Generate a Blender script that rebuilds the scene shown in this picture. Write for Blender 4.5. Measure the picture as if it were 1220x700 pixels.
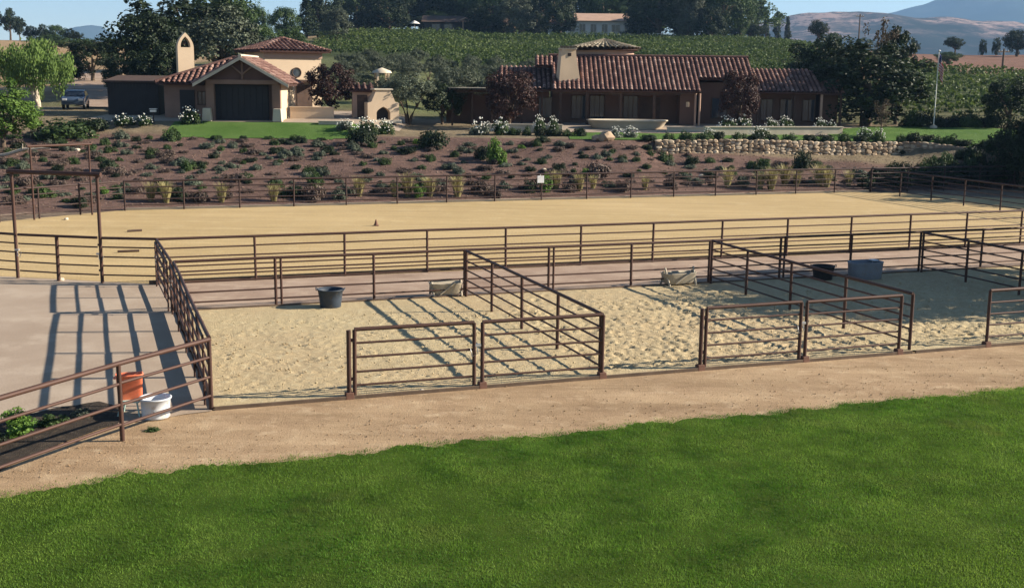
import bpy, bmesh, math, random
import numpy as np
from mathutils import Vector, Matrix

for o in list(bpy.data.objects):
    bpy.data.objects.remove(o, do_unlink=True)
scene = bpy.context.scene
COL = scene.collection
R = math.radians

# ------------------------------------------------------------------ camera
FPX, PITCH, ROLL, YAW, CAMZ = 1388.83, R(10.3683), R(0.65826), R(19.8379), 6.8175
Fv = Vector((0, math.cos(PITCH), -math.sin(PITCH)))
R0 = Vector((1, 0, 0)); U0 = R0.cross(Fv)
Rv = math.cos(ROLL) * R0 + math.sin(ROLL) * U0
Uv = -math.sin(ROLL) * R0 + math.cos(ROLL) * U0
CAM = Vector((0, 0, CAMZ))
cd = bpy.data.cameras.new('camera'); cam = bpy.data.objects.new('camera', cd); COL.objects.link(cam)
cd.sensor_fit = 'HORIZONTAL'; cd.sensor_width = 36.0; cd.lens = 36.0 * FPX / 1220.0
cd.clip_start = 0.1; cd.clip_end = 30000
M = Matrix((Rv, Uv, -Fv)).transposed().to_4x4(); M.translation = CAM
cam.matrix_world = M
scene.camera = cam

# ------------------------------------------------------------------ light
SUN_EL = R(24.0)
SUN_AZ = math.atan2(1.0, 0.10)                 # from +Y towards +X
sun_dir = Vector((math.sin(SUN_AZ) * math.cos(SUN_EL), math.cos(SUN_AZ) * math.cos(SUN_EL), math.sin(SUN_EL)))
w = bpy.data.worlds.new('World'); scene.world = w; w.use_nodes = True
nt = w.node_tree; nt.nodes.clear()
sky = nt.nodes.new('ShaderNodeTexSky'); sky.sky_type = 'NISHITA'; sky.sun_disc = False
sky.sun_elevation = SUN_EL; sky.sun_rotation = SUN_AZ
sky.altitude = 300; sky.air_density = 1.0; sky.dust_density = 0.0; sky.ozone_density = 2.2
bg = nt.nodes.new('ShaderNodeBackground'); bg.inputs['Strength'].default_value = 0.050
wo = nt.nodes.new('ShaderNodeOutputWorld')
nt.links.new(sky.outputs[0], bg.inputs[0]); nt.links.new(bg.outputs[0], wo.inputs[0])
sd = bpy.data.lights.new('sun', 'SUN'); sd.energy = 5.0; sd.angle = R(0.5); sd.color = (1.0, 0.89, 0.73)
so = bpy.data.objects.new('sun', sd); COL.objects.link(so)
so.rotation_euler = (-sun_dir).to_track_quat('-Z', 'Y').to_euler(); so.location = (60, 0, 60)
scene.view_settings.view_transform = 'Standard'; scene.view_settings.look = 'None'
scene.view_settings.gamma = 1.0; scene.view_settings.use_curve_mapping = False
scene.view_settings.exposure = 1.42
scene.render.resolution_x = 1024; scene.render.resolution_y = 587

# ------------------------------------------------------------------ helpers
rnd = random.Random(7)
rng = np.random.default_rng(11)
CY, SY = math.cos(YAW), math.sin(YAW)
def W(u, v, z=0.0): return Vector((u * CY - v * SY, u * SY + v * CY, z))
def UVc(x, y): return x * CY + y * SY, -x * SY + y * CY
def ray(px, py): return Fv + Rv * ((px - 610) / FPX) - Uv * ((py - 350) / FPX)
def gp(px, py, z=0.0):
    d = ray(px, py); return CAM + d * ((z - CAMZ) / d.z)
def at(px, py, Y):
    d = ray(px, py); return CAM + d * (Y / d.y)
def proj(P):
    d = Vector(P) - CAM; z = d.dot(Fv)
    return 610 + FPX * d.dot(Rv) / z, 350 - FPX * d.dot(Uv) / z

def sm(a, b, x):
    t = np.clip((np.asarray(x, float) - a) / (b - a), 0, 1); return t * t * (3 - 2 * t)
_ns = [(rng.uniform(-1, 1), rng.uniform(-1, 1), rng.uniform(0, 6.28)) for _ in range(14)]
def nz(x, y, scale):
    s = 0
    for i, (a, b, p) in enumerate(_ns):
        k = (0.5 + 0.16 * i) / scale * 6.28
        n = math.hypot(a, b) + 1e-6
        s = s + np.sin(k * (a * x + b * y) / n + p) / (1 + 0.12 * i)
    return s / 5.0
WALL_X0, WALL_X1, WALL_Y = 10.0, 31.0, 84.0
def bank_top(x): return 83.2 + 0.24 * np.clip(np.asarray(x, float) - 9, 0, 20) - 4.4 * sm(29, 38, x)
def plat(x, y):
    yl = bank_top(x); r_ = sm(30, 36, x)
    return 2.75 + 0.045 * np.clip(y - 84, 0, 14) - 0.65 * r_ * (1 - sm(0, 9, y - yl)) - 0.32 * sm(14, 27, x) * (1 - r_) * (1 - sm(0, 4, y - yl)) - 0.15 * (1 - sm(-14, -8, x)) + 0.85 * sm(83.0, 87.4, y) * (1 - sm(-13, -7, x))
def terr(x, y):
    x = np.asarray(x, float); y = np.asarray(y, float)
    v = -x * SY + y * CY; yl = bank_top(x)
    a = np.maximum(v - 63.9, 0); b = np.maximum(yl - y, 0)
    t = a / (a + b + 1e-6)
    t = np.where(y > yl, 1.0, t)
    wl = sm(8, 11, x) * (1 - sm(28, 33, x))
    top = plat(x, yl) - 0.85 * wl
    z = top * (0.25 * t + 0.75 * t ** 0.85)
    z = z + (0.10 * nz(x, y, 7) + 0.05 * nz(y, x, 2.3)) * sm(0.05, 0.3, t) * (1 - sm(0.8, 1, t))
    z = np.where(y > yl, plat(x, y), z)
    crest = 18.6 - 4.0 * sm(45, 100, x) - 4.0 * (1 - sm(-75, -35, x))
    h = sm(100, 330, y)
    lin = np.clip((y - 104) / 196, 0, 1.0)
    hill = (crest - 3.4) * lin
    z = z + np.where(y > 104, hill, 0)
    z = z + np.where(y > 120, 0.5 * nz(x, y, 60) * sm(120, 180, y), 0)
    z = z - 16 * sm(330, 600, y)
    z = np.where(v < 63.9, -0.06, z)
    return z
def tz(x, y): return float(terr(x, y))

def tag(o, label=None, cat=None, group=None, kind=None):
    if label: o['label'] = label
    if cat: o['category'] = cat
    if group: o['group'] = group
    if kind: o['kind'] = kind
    return o
def empty(name, loc, rz=0.0, label=None, cat=None, group=None):
    o = bpy.data.objects.new(name, None); o.empty_display_size = 0.2
    o.location = loc; o.rotation_euler = (0, 0, rz); COL.objects.link(o)
    return tag(o, label, cat, group)
def mesh_obj(name, me, mat=None, parent=None):
    if mat is not None and not me.materials: me.materials.append(mat)
    o = bpy.data.objects.new(name, me); COL.objects.link(o)
    if parent is not None: o.parent = parent
    return o
def np_mesh(name, verts, faces, smooth=False):
    """verts (n,3) ; faces (m,k) constant k"""
    verts = np.asarray(verts, np.float32); faces = np.asarray(faces, np.int32)
    me = bpy.data.meshes.new(name)
    me.vertices.add(len(verts)); me.vertices.foreach_set('co', verts.ravel())
    k = faces.shape[1]; m = len(faces)
    me.loops.add(m * k); me.loops.foreach_set('vertex_index', faces.ravel())
    me.polygons.add(m)
    me.polygons.foreach_set('loop_start', np.arange(m, dtype=np.int32) * k)
    me.polygons.foreach_set('loop_total', np.full(m, k, np.int32))
    me.polygons.foreach_set('use_smooth', np.full(m, smooth, bool))
    me.update(calc_edges=True)
    return me
def set_attr(me, name, vals, domain='POINT'):
    a = me.attributes.new(name, 'FLOAT', domain); a.data.foreach_set('value', np.asarray(vals, np.float32))
def set_col(me, name, vals):
    a = me.attributes.new(name, 'FLOAT_COLOR', 'POINT')
    v = np.ones((len(vals), 4), np.float32); v[:, :3] = vals
    a.data.foreach_set('color', v.ravel())

class MB:
    """collects shapes for one mesh"""
    def __init__(s): s.v = []; s.f = []; s.sm = []
    def add(s, vs, fs, smooth=False):
        k = len(s.v); s.v += [tuple(p) for p in vs]; s.f += [tuple(i + k for i in f) for f in fs]; s.sm += [smooth] * len(fs); return s
    def box(s, c, d, rz=0.0, taper=1.0, tx=None):
        c = Vector(c); hx, hy, hz = d[0] / 2, d[1] / 2, d[2] / 2
        q = Matrix.Rotation(rz, 3, 'Z'); vs = []
        for z in (-hz, hz):
            k = taper if z > 0 else 1.0
            for x, y in ((-hx, -hy), (hx, -hy), (hx, hy), (-hx, hy)):
                vs.append(c + q @ Vector((x * k, y * k, z)))
        return s.add(vs, [(0, 3, 2, 1), (4, 5, 6, 7), (0, 1, 5, 4), (1, 2, 6, 5), (2, 3, 7, 6), (3, 0, 4, 7)])
    def rings(s, rings, caps=True, smooth=True):
        n = len(rings[0]); vs = [p for r in rings for p in r]; fs = []
        for i in range(len(rings) - 1):
            for j in range(n):
                a = i * n + j; b = i * n + (j + 1) % n
                fs.append((a, b, b + n, a + n))
        s.add(vs, fs, smooth)
        if caps:
            s.add(rings[0], [tuple(range(n - 1, -1, -1))]); s.add(rings[-1], [tuple(range(n))])
        return s
    def tube(s, pts, rad, n=8, caps=True):
        pts = [Vector(p) for p in pts]
        if not isinstance(rad, (list, tuple)): rad = [rad] * len(pts)
        rg = []
        for i, p in enumerate(pts):
            t = (pts[min(i + 1, len(pts) - 1)] - pts[max(i - 1, 0)]).normalized()
            a = t.orthogonal().normalized() if abs(t.z) < 0.95 else t.cross(Vector((0, 1, 0))).normalized()
            b = t.cross(a)
            rg.append([p + (a * math.cos(6.2832 * k / n) + b * math.sin(6.2832 * k / n)) * rad[i] for k in range(n)])
        return s.rings(rg, caps)
    def lathe(s, prof, n=20, c=(0, 0, 0), sx=1, sy=1, caps=False):
        c = Vector(c)
        rg = [[c + Vector((r * math.cos(6.2832 * k / n) * sx, r * math.sin(6.2832 * k / n) * sy, z)) for k in range(n)] for r, z in prof]
        return s.rings(rg, caps)
    def prism(s, poly, d):
        """poly: list of 3D pts, extruded by vector d"""
        d = Vector(d); n = len(poly); a = [Vector(p) for p in poly]; b = [p + d for p in a]
        fs = [tuple(range(n - 1, -1, -1)), tuple(range(n, 2 * n))] + [(i, (i + 1) % n, (i + 1) % n + n, i + n) for i in range(n)]
        return s.add(a + b, fs)
    def mesh(s, name):
        me = bpy.data.meshes.new(name); me.from_pydata(s.v, [], s.f)
        me.polygons.foreach_set('use_smooth', s.sm)
        bm = bmesh.new(); bm.from_mesh(me); bmesh.ops.recalc_face_normals(bm, faces=bm.faces); bm.to_mesh(me); bm.free()
        return me
    def build(s, name, mat, parent=None, bevel=0.0):
        me = s.mesh(name); o = mesh_obj(name, me, mat, parent)
        if bevel:
            b = o.modifiers.new('bevel', 'BEVEL'); b.width = bevel; b.segments = 2; b.limit_method = 'ANGLE'
        return o

# ------------------------------------------------------------------ materials
def newmat(name):
    m = bpy.data.materials.new(name); m.use_nodes = True; n = m.node_tree
    p = n.nodes['Principled BSDF']; return m, n, p
def N(n, t, **kw):
    x = n.nodes.new(t)
    for k, v in kw.items(): setattr(x, k, v)
    return x
def noise(n, scale, detail=4, rough=0.55, vec=None):
    x = N(n, 'ShaderNodeTexNoise'); x.inputs['Scale'].default_value = scale; x.inputs['Detail'].default_value = detail
    x.inputs['Roughness'].default_value = rough
    if vec is not None: n.links.new(vec, x.inputs['Vector'])
    return x
def ramp(n, fac, stops):
    r = N(n, 'ShaderNodeValToRGB'); e = r.color_ramp.elements
    while len(e) < len(stops): e.new(0.5)
    for i, (p, c) in enumerate(stops):
        e[i].position = p; e[i].color = (c[0], c[1], c[2], 1)
    n.links.new(fac, r.inputs[0]); return r.outputs[0]
def mixc(n, fac, a, b, mode='MIX'):
    x = N(n, 'ShaderNodeMix', data_type='RGBA', blend_type=mode)
    for sock, val in ((x.inputs[0], fac), (x.inputs[6], a), (x.inputs[7], b)):
        if hasattr(val, 'links') or hasattr(val, 'is_linked'): n.links.new(val, sock)
        elif isinstance(val, (int, float)): sock.default_value = val
        else: sock.default_value = (val[0], val[1], val[2], 1)
    return x.outputs[2]
def bump(n, p, h, strength, dist):
    b = N(n, 'ShaderNodeBump'); b.inputs['Strength'].default_value = strength; b.inputs['Distance'].default_value = dist
    n.links.new(h, b.inputs['Height']); n.links.new(b.outputs[0], p.inputs['Normal']); return b
def geo(n): return N(n, 'ShaderNodeNewGeometry').outputs['Position']
def objc(n): return N(n, 'ShaderNodeTexCoord').outputs['Object']

def m_soil(name, c0, c1, c2=None, big=0.25, small=6.0, bstr=0.5, bdist=0.03, rough=0.95, fine=40.0):
    m, n, p = newmat(name); P = geo(n)
    a = noise(n, big, 5, 0.6, P); b = noise(n, small, 6, 0.65, P); f = noise(n, fine, 3, 0.6, P)
    c = mixc(n, ramp(n, a.outputs[0], [(0.35, (0, 0, 0)), (0.65, (1, 1, 1))]), c0, c1)
    if c2 is not None:
        c = mixc(n, ramp(n, b.outputs[0], [(0.52, (0, 0, 0)), (0.72, (1, 1, 1))]), c, c2)
    g = ramp(n, f.outputs[0], [(0.3, (0.78, 0.78, 0.78)), (0.7, (1.16, 1.16, 1.16))])
    c = mixc(n, 0.8, c, g, 'MULTIPLY')
    n.links.new(c, p.inputs['Base Color']); p.inputs['Roughness'].default_value = rough
    p.inputs['Specular IOR Level'].default_value = 0.15
    s = N(n, 'ShaderNodeMath', operation='ADD'); n.links.new(b.outputs[0], s.inputs[0]); n.links.new(f.outputs[0], s.inputs[1])
    bump(n, p, s.outputs[0], bstr, bdist)
    return m
def m_plain(name, col, rough=0.6, metal=0.0, var=0.15, scale=3.0, bstr=0.15, bdist=0.01, spec=0.3, wear=None):
    m, n, p = newmat(name); P = objc(n)
    a = noise(n, scale, 5, 0.6, P)
    lo = tuple(max(0, x * (1 - var)) for x in col); hi = tuple(min(1, x * (1 + var)) for x in col)
    c = ramp(n, a.outputs[0], [(0.3, lo), (0.7, hi)])
    if wear:
        b = noise(n, scale * 3, 6, 0.7, P)
        c = mixc(n, ramp(n, b.outputs[0], [(0.55, (0, 0, 0)), (0.7, (1, 1, 1))]), c, wear)
    n.links.new(c, p.inputs['Base Color'])
    p.inputs['Roughness'].default_value = rough; p.inputs['Metallic'].default_value = metal
    p.inputs['Specular IOR Level'].default_value = spec
    if bstr: bump(n, p, noise(n, scale * 12, 4, 0.6, P).outputs[0], bstr, bdist)
    return m
def m_leaf(name, dark, light, trans=0.25, rough=0.6, scale=0.7):
    m, n, p = newmat(name)
    at_ = N(n, 'ShaderNodeAttribute', attribute_name='tint')
    oi = N(n, 'ShaderNodeObjectInfo')
    a = noise(n, scale, 3, 0.6, objc(n))
    s = N(n, 'ShaderNodeMath', operation='ADD'); n.links.new(at_.outputs['Fac'], s.inputs[0]); n.links.new(a.outputs[0], s.inputs[1])
    h = N(n, 'ShaderNodeMath', operation='MULTIPLY'); n.links.new(s.outputs[0], h.inputs[0]); h.inputs[1].default_value = 0.5
    c = ramp(n, h.outputs[0], [(0.25, dark), (0.75, light)])
    v = N(n, 'ShaderNodeMapRange'); n.links.new(oi.outputs['Random'], v.inputs[0]); v.inputs[3].default_value = 0.8; v.inputs[4].default_value = 1.2
    hs = N(n, 'ShaderNodeHueSaturation'); n.links.new(c, hs.inputs['Color']); n.links.new(v.outputs[0], hs.inputs['Value'])
    n.links.new(hs.outputs[0], p.inputs['Base Color'])
    p.inputs['Roughness'].default_value = rough; p.inputs['Specular IOR Level'].default_value = 0.25
    tr = N(n, 'ShaderNodeBsdfTranslucent'); n.links.new(hs.outputs[0], tr.inputs[0])
    mx = N(n, 'ShaderNodeMixShader'); mx.inputs[0].default_value = trans
    out = n.nodes['Material Output']
    n.links.new(p.outputs[0], mx.inputs[1]); n.links.new(tr.outputs[0], mx.inputs[2]); n.links.new(mx.outputs[0], out.inputs[0])
    return m
def m_tint(name, stops, rough=0.85, bstr=0.3, spec=0.2):
    m, n, p = newmat(name)
    at_ = N(n, 'ShaderNodeAttribute', attribute_name='tint')
    a = noise(n, 9.0, 4, 0.6, objc(n))
    c = ramp(n, at_.outputs['Fac'], stops)
    c = mixc(n, 0.7, c, ramp(n, a.outputs[0], [(0.3, (0.75, 0.75, 0.75)), (0.7, (1.15, 1.15, 1.15))]), 'MULTIPLY')
    n.links.new(c, p.inputs['Base Color']); p.inputs['Roughness'].default_value = rough; p.inputs['Specular IOR Level'].default_value = spec
    bump(n, p, noise(n, 30, 4, 0.6, objc(n)).outputs[0], bstr, 0.02)
    return m
def m_col(name):
    m, n, p = newmat(name); P = geo(n)
    at_ = N(n, 'ShaderNodeAttribute', attribute_name='soil')
    b = noise(n, 1.6, 7, 0.7, P); f = noise(n, 11, 4, 0.65, P); g = noise(n, 0.28, 4, 0.6, P)
    c = mixc(n, 0.9, at_.outputs['Color'], ramp(n, b.outputs[0], [(0.3, (0.6, 0.6, 0.6)), (0.7, (1.35, 1.3, 1.28))]), 'MULTIPLY')
    c = mixc(n, 0.8, c, ramp(n, f.outputs[0], [(0.3, (0.7, 0.7, 0.7)), (0.7, (1.25, 1.25, 1.25))]), 'MULTIPLY')
    c = mixc(n, 0.7, c, ramp(n, g.outputs[0], [(0.35, (0.78, 0.76, 0.76)), (0.65, (1.2, 1.2, 1.2))]), 'MULTIPLY')
    n.links.new(c, p.inputs['Base Color']); p.inputs['Roughness'].default_value = 0.95; p.inputs['Specular IOR Level'].default_value = 0.1
    s = N(n, 'ShaderNodeMath', operation='ADD'); n.links.new(b.outputs[0], s.inputs[0]); n.links.new(f.outputs[0], s.inputs[1])
    bump(n, p, s.outputs[0], 0.6, 0.12)
    return m

MAT = {}
MAT['terrain'] = m_col('terrain_soil')
MAT['arena'] = m_soil('arena_sand', (0.39, 0.285, 0.142), (0.44, 0.325, 0.168), (0.46, 0.35, 0.19), 0.09, 0.8, 0.5, 0.03, fine=12)
MAT['pen'] = m_soil('pen_sand', (0.40, 0.305, 0.18), (0.43, 0.35, 0.205), (0.49, 0.415, 0.265), 0.12, 5.0, 0.6, 0.05, fine=30)
MAT['path'] = m_soil('path_dirt', (0.29, 0.20, 0.122), (0.385, 0.28, 0.175), (0.44, 0.335, 0.22), 0.45, 2.2, 0.6, 0.03, fine=34)
MAT['alley'] = m_soil('alley_dirt', (0.27, 0.19, 0.142), (0.36, 0.27, 0.205), (0.41, 0.315, 0.24), 0.5, 1.4, 0.5, 0.02)
MAT['apron'] = m_soil('apron_decomposed_granite', (0.30, 0.232, 0.175), (0.365, 0.292, 0.225), (0.40, 0.325, 0.252), 0.35, 0.7, 0.25, 0.01, fine=26)
MAT['rust'] = m_plain('rusted_pipe', (0.060, 0.029, 0.021), 0.62, 0.25, 0.3, 2.0, 0.2, 0.004, 0.35, wear=(0.11, 0.054, 0.036))
MAT['iron'] = m_plain('dark_iron', (0.05, 0.03, 0.026), 0.6, 0.3, 0.3, 2.0)
MAT['foot'] = m_plain('rusted_footing', (0.13, 0.065, 0.045), 0.85, 0.0, 0.3, 4.0)
MAT['board'] = m_plain('weathered_edging_board', (0.11, 0.075, 0.052), 0.9, 0.0, 0.3, 1.5, 0.4)
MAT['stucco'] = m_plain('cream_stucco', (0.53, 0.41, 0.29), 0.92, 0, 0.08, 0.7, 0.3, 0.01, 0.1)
MAT['stucco_pink'] = m_plain('rose_stucco', (0.42, 0.28, 0.21), 0.92, 0, 0.10, 0.7, 0.3, 0.01, 0.1)
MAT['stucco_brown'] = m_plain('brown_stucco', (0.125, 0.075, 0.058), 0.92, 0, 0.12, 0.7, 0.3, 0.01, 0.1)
MAT['white'] = m_plain('white_paint', (0.72, 0.70, 0.66), 0.6, 0, 0.05, 1.0, 0.1)
MAT['wood'] = m_plain('dark_timber', (0.07, 0.042, 0.03), 0.8, 0, 0.3, 2.0, 0.3)
MAT['door'] = m_plain('dark_stained_door', (0.018, 0.016, 0.018), 0.6, 0, 0.25, 1.5, 0.2)
MAT['glass'] = m_plain('window_glass', (0.03, 0.04, 0.055), 0.08, 0, 0.1, 0.5, 0.0, 0, 0.6)
MAT['tile'] = m_tint('clay_roof_tile', [(0.0, (0.095, 0.050, 0.042)), (0.45, (0.175, 0.092, 0.074)), (0.8, (0.25, 0.145, 0.115)), (1.0, (0.36, 0.235, 0.19))])
MAT['tile_grey'] = m_tint('weathered_roof_tile', [(0.0, (0.15, 0.12, 0.085)), (0.5, (0.25, 0.21, 0.15)), (1.0, (0.40, 0.34, 0.25))])
MAT['deck'] = m_plain('roof_underlay', (0.07, 0.035, 0.028), 0.9, 0, 0.2, 2)
MAT['stone'] = m_tint('rubble_stone', [(0.0, (0.26, 0.185, 0.125)), (0.4, (0.36, 0.265, 0.18)), (0.75, (0.44, 0.34, 0.235)), (1.0, (0.52, 0.43, 0.32))], 0.9, 0.6)
MAT['mortar'] = m_plain('wall_mortar', (0.25, 0.19, 0.14), 0.95, 0, 0.2, 3)
MAT['concrete'] = m_plain('pale_cast_stone', (0.50, 0.43, 0.33), 0.9, 0, 0.12, 1.2, 0.3)
MAT['bark'] = m_plain('bark', (0.10, 0.075, 0.055), 0.95, 0, 0.35, 4, 0.6, 0.03, 0.1)
MAT['bark_pale'] = m_plain('pale_bark', (0.40, 0.34, 0.27), 0.9, 0, 0.25, 4, 0.5, 0.03, 0.1)
MAT['leaf_dark'] = m_leaf('leaf_dark_evergreen', (0.007, 0.014, 0.006), (0.031, 0.050, 0.017))
MAT['leaf_mid'] = m_leaf('leaf_mid_green', (0.018, 0.040, 0.011), (0.075, 0.120, 0.032))
MAT['leaf_bright'] = m_leaf('leaf_bright_green', (0.055, 0.12, 0.018), (0.17, 0.28, 0.05), 0.35)
MAT['leaf_pepper'] = m_leaf('leaf_pepper_green', (0.060, 0.11, 0.022), (0.16, 0.24, 0.055), 0.35)
MAT['leaf_olive'] = m_leaf('leaf_olive_grey', (0.035, 0.045, 0.028), (0.115, 0.135, 0.085), 0.15)
MAT['leaf_red'] = m_leaf('leaf_purple_plum', (0.018, 0.010, 0.009), (0.068, 0.030, 0.024), 0.2)
MAT['leaf_brown'] = m_leaf('leaf_dry_brown', (0.05, 0.035, 0.02), (0.15, 0.11, 0.065), 0.15)
MAT['leaf_sage'] = m_leaf('leaf_sage_grey', (0.045, 0.058, 0.038), (0.125, 0.145, 0.10), 0.1)
MAT['leaf_straw'] = m_leaf('leaf_straw_grass', (0.22, 0.19, 0.08), (0.45, 0.40, 0.20), 0.3)
MAT['leaf_heather'] = m_leaf('leaf_heather_brown', (0.055, 0.038, 0.030), (0.14, 0.10, 0.08), 0.1)
MAT['petal'] = m_plain('white_rose_petal', (0.66, 0.65, 0.58), 0.7, 0, 0.05, 1, 0)
MAT['vine'] = m_leaf('leaf_grape_vine', (0.032, 0.062, 0.011), (0.135, 0.185, 0.042), 0.3, scale=0.05)
MAT['plastic_dark'] = m_plain('dark_blue_rubber', (0.030, 0.042, 0.060), 0.5, 0, 0.2, 3, 0.1, wear=(0.09, 0.08, 0.07))
MAT['plastic_black'] = m_plain('black_rubber', (0.018, 0.017, 0.018), 0.6, 0, 0.2, 3, 0.1)
MAT['plastic_white'] = m_plain('white_plastic', (0.56, 0.58, 0.61), 0.4, 0, 0.10, 2, 0.05, wear=(0.42, 0.36, 0.29))
MAT['plastic_blue'] = m_plain('grey_blue_plastic', (0.18, 0.19, 0.215), 0.5, 0, 0.15, 2, 0.05, wear=(0.20, 0.16, 0.12))
MAT['plastic_orange'] = m_plain('orange_plastic', (0.78, 0.19, 0.09), 0.5, 0, 0.15, 2, 0.05, wear=(0.55, 0.20, 0.11))
MAT['plastic_teal'] = m_plain('pale_teal_plastic', (0.35, 0.5, 0.45), 0.5, 0, 0.1, 2, 0.05)
MAT['trough'] = m_plain('bleached_trough_plastic', (0.38, 0.33, 0.25), 0.7, 0, 0.12, 2, 0.1)
MAT['steel'] = m_plain('galvanised_steel', (0.42, 0.42, 0.42), 0.45, 0.7, 0.1, 4, 0.05)
MAT['car'] = m_plain('blue_car_paint', (0.055, 0.085, 0.14), 0.25, 0.2, 0.05, 1, 0, 0, 0.5)
MAT['tyre'] = m_plain('tyre_rubber', (0.02, 0.02, 0.02), 0.8)
MAT['red'] = m_plain('flag_red', (0.45, 0.03, 0.05), 0.8, 0, 0.05, 1, 0)
MAT['navy'] = m_plain('flag_blue', (0.02, 0.035, 0.14), 0.8, 0, 0.05, 1, 0)
MAT['mulch'] = m_soil('bark_mulch', (0.10, 0.065, 0.048), (0.20, 0.13, 0.10), (0.30, 0.22, 0.17), 0.8, 3.0, 0.4, 0.03)
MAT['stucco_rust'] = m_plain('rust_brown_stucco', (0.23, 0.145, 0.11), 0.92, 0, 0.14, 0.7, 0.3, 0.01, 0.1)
MAT['boulder'] = m_plain('tan_boulder', (0.34, 0.25, 0.175), 0.95, 0, 0.25, 2.0, 0.6, 0.03, 0.1)
# harrow and wheel streaks along the arena and the path
for mk, sc, lo, hi in (('arena', (0.10, 1.3, 1), (0.84, 0.83, 0.81), (1.09, 1.09, 1.08)), ('path', (0.22, 1.1, 1), (0.66, 0.61, 0.55), (1.12, 1.10, 1.06)), ('alley', (0.2, 1.6, 1), (0.78, 0.76, 0.74), (1.1, 1.1, 1.1))):
    n = MAT[mk].node_tree; p = n.nodes['Principled BSDF']; mp = N(n, 'ShaderNodeMapping'); n.links.new(geo(n), mp.inputs[0])
    mp.inputs['Rotation'].default_value = (0, 0, -YAW); mp.inputs['Scale'].default_value = sc
    hs_ = noise(n, 1.0, 7, 0.68, mp.outputs[0]); old = p.inputs['Base Color'].links[0].from_socket
    n.links.new(mixc(n, 0.85, old, ramp(n, hs_.outputs[0], [(0.32, lo), (0.62, hi)]), 'MULTIPLY'), p.inputs['Base Color'])

# ------------------------------------------------------------------ terrain
def grid_mesh(name, xs, ys, zf, mask=None, smooth=True):
    X, Y = np.meshgrid(xs, ys); Z = zf(X, Y)
    v = np.stack([X.ravel(), Y.ravel(), Z.ravel()], 1)
    nx, ny = len(xs), len(ys)
    i = np.arange(nx - 1)[None, :] + nx * np.arange(ny - 1)[:, None]
    f = np.stack([i, i + 1, i + 1 + nx, i + nx], -1).reshape(-1, 4)
    if mask is not None:
        c = v[f].mean(1); k = mask(c[:, 0], c[:, 1]); f = f[k]
        used = np.unique(f); mp = np.full(len(v), -1); mp[used] = np.arange(len(used)); v = v[used]; f = mp[f]
    return np_mesh(name, v, f, smooth), v
xs = np.concatenate([np.linspace(-9000, -420, 24), np.arange(-400, -60, 8.0), np.arange(-60, 75, 0.8), np.arange(75, 420, 8.0), np.linspace(440, 9000, 24)])
ys = np.concatenate([np.linspace(-500, -65, 8), np.arange(-60, 50, 5.0), np.arange(50, 110, 0.6), np.arange(110, 340, 3.0), np.arange(340, 901, 14.0), np.linspace(950, 8000, 22)])
me, v = grid_mesh('ground', xs, ys, terr)
x, y = v[:, 0], v[:, 1]; vv = -x * SY + y * CY
C = np.empty((len(v), 3)); C[:] = (0.122, 0.079, 0.065)
def paint(c, k):
    k = np.clip(k, 0, 1)[:, None]; C[:] = C * (1 - k) + np.array(c) * k
n1 = nz(x, y, 9); n2 = nz(y, x, 40)
paint((0.19, 0.155, 0.10), sm(83.5, 85, y) * (1 - sm(100, 106, y)))
paint((0.10, 0.10, 0.05), sm(100, 106, y))
paint((0.045, 0.060, 0.020), sm(112, 125, y) * sm(-40, -30, x))
paint((0.10, 0.115, 0.05), sm(104, 110, y) * (1 - sm(150, 165, y + 0.9 * x)) * sm(-45, -35, x) * (1 - sm(0, 6, x)))
paint((0.30, 0.215, 0.125), sm(104, 112, y + 5 * n1) * (1 - sm(-46, -40, x + 3 * n1)))
paint((0.17, 0.095, 0.068), sm(172, 180, y + 4 * n1) * sm(62, 70, x + 6 * n1))
paint((0.24, 0.17, 0.10), sm(318, 335, y))
paint((0.21, 0.16, 0.115), (vv < 63.5) * 1.0)
set_col(me, 'soil', C)
tag(mesh_obj('ground', me, MAT['terrain']), kind='structure')

def drape(name, mask, x0, x1, y0, y1, step, off, mat):
    me, _ = grid_mesh(name, np.arange(x0, x1, step), np.arange(y0, y1, step), lambda X, Y: terr(X, Y) + off, mask)
    return tag(mesh_obj(name, me, mat), kind='structure')
def sheet(name, pts, z, mat):
    bm = bmesh.new(); f = bm.faces.new([bm.verts.new((p[0], p[1], z)) for p in pts])
    bmesh.ops.triangulate(bm, faces=[f]); bmesh.ops.recalc_face_normals(bm, faces=bm.faces)
    me = bpy.data.meshes.new(name); bm.to_mesh(me); bm.free()
    if me.polygons[0].normal.z < 0: me.flip_normals()
    return tag(mesh_obj(name, me, mat), kind='structure')
def jit(pts, step, amp, seed):
    r = random.Random(seed); out = []
    for i in range(len(pts) - 1):
        a, b = Vector(pts[i]), Vector(pts[i + 1]); n = max(1, int((b - a).length / step)); d = (b - a).normalized(); q = Vector((-d.y, d.x, 0))
        for k in range(n):
            out.append(a + (b - a) * (k / n) + q * (r.uniform(-amp, amp) if k else 0))
    out.append(Vector(pts[-1])); return out

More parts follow.
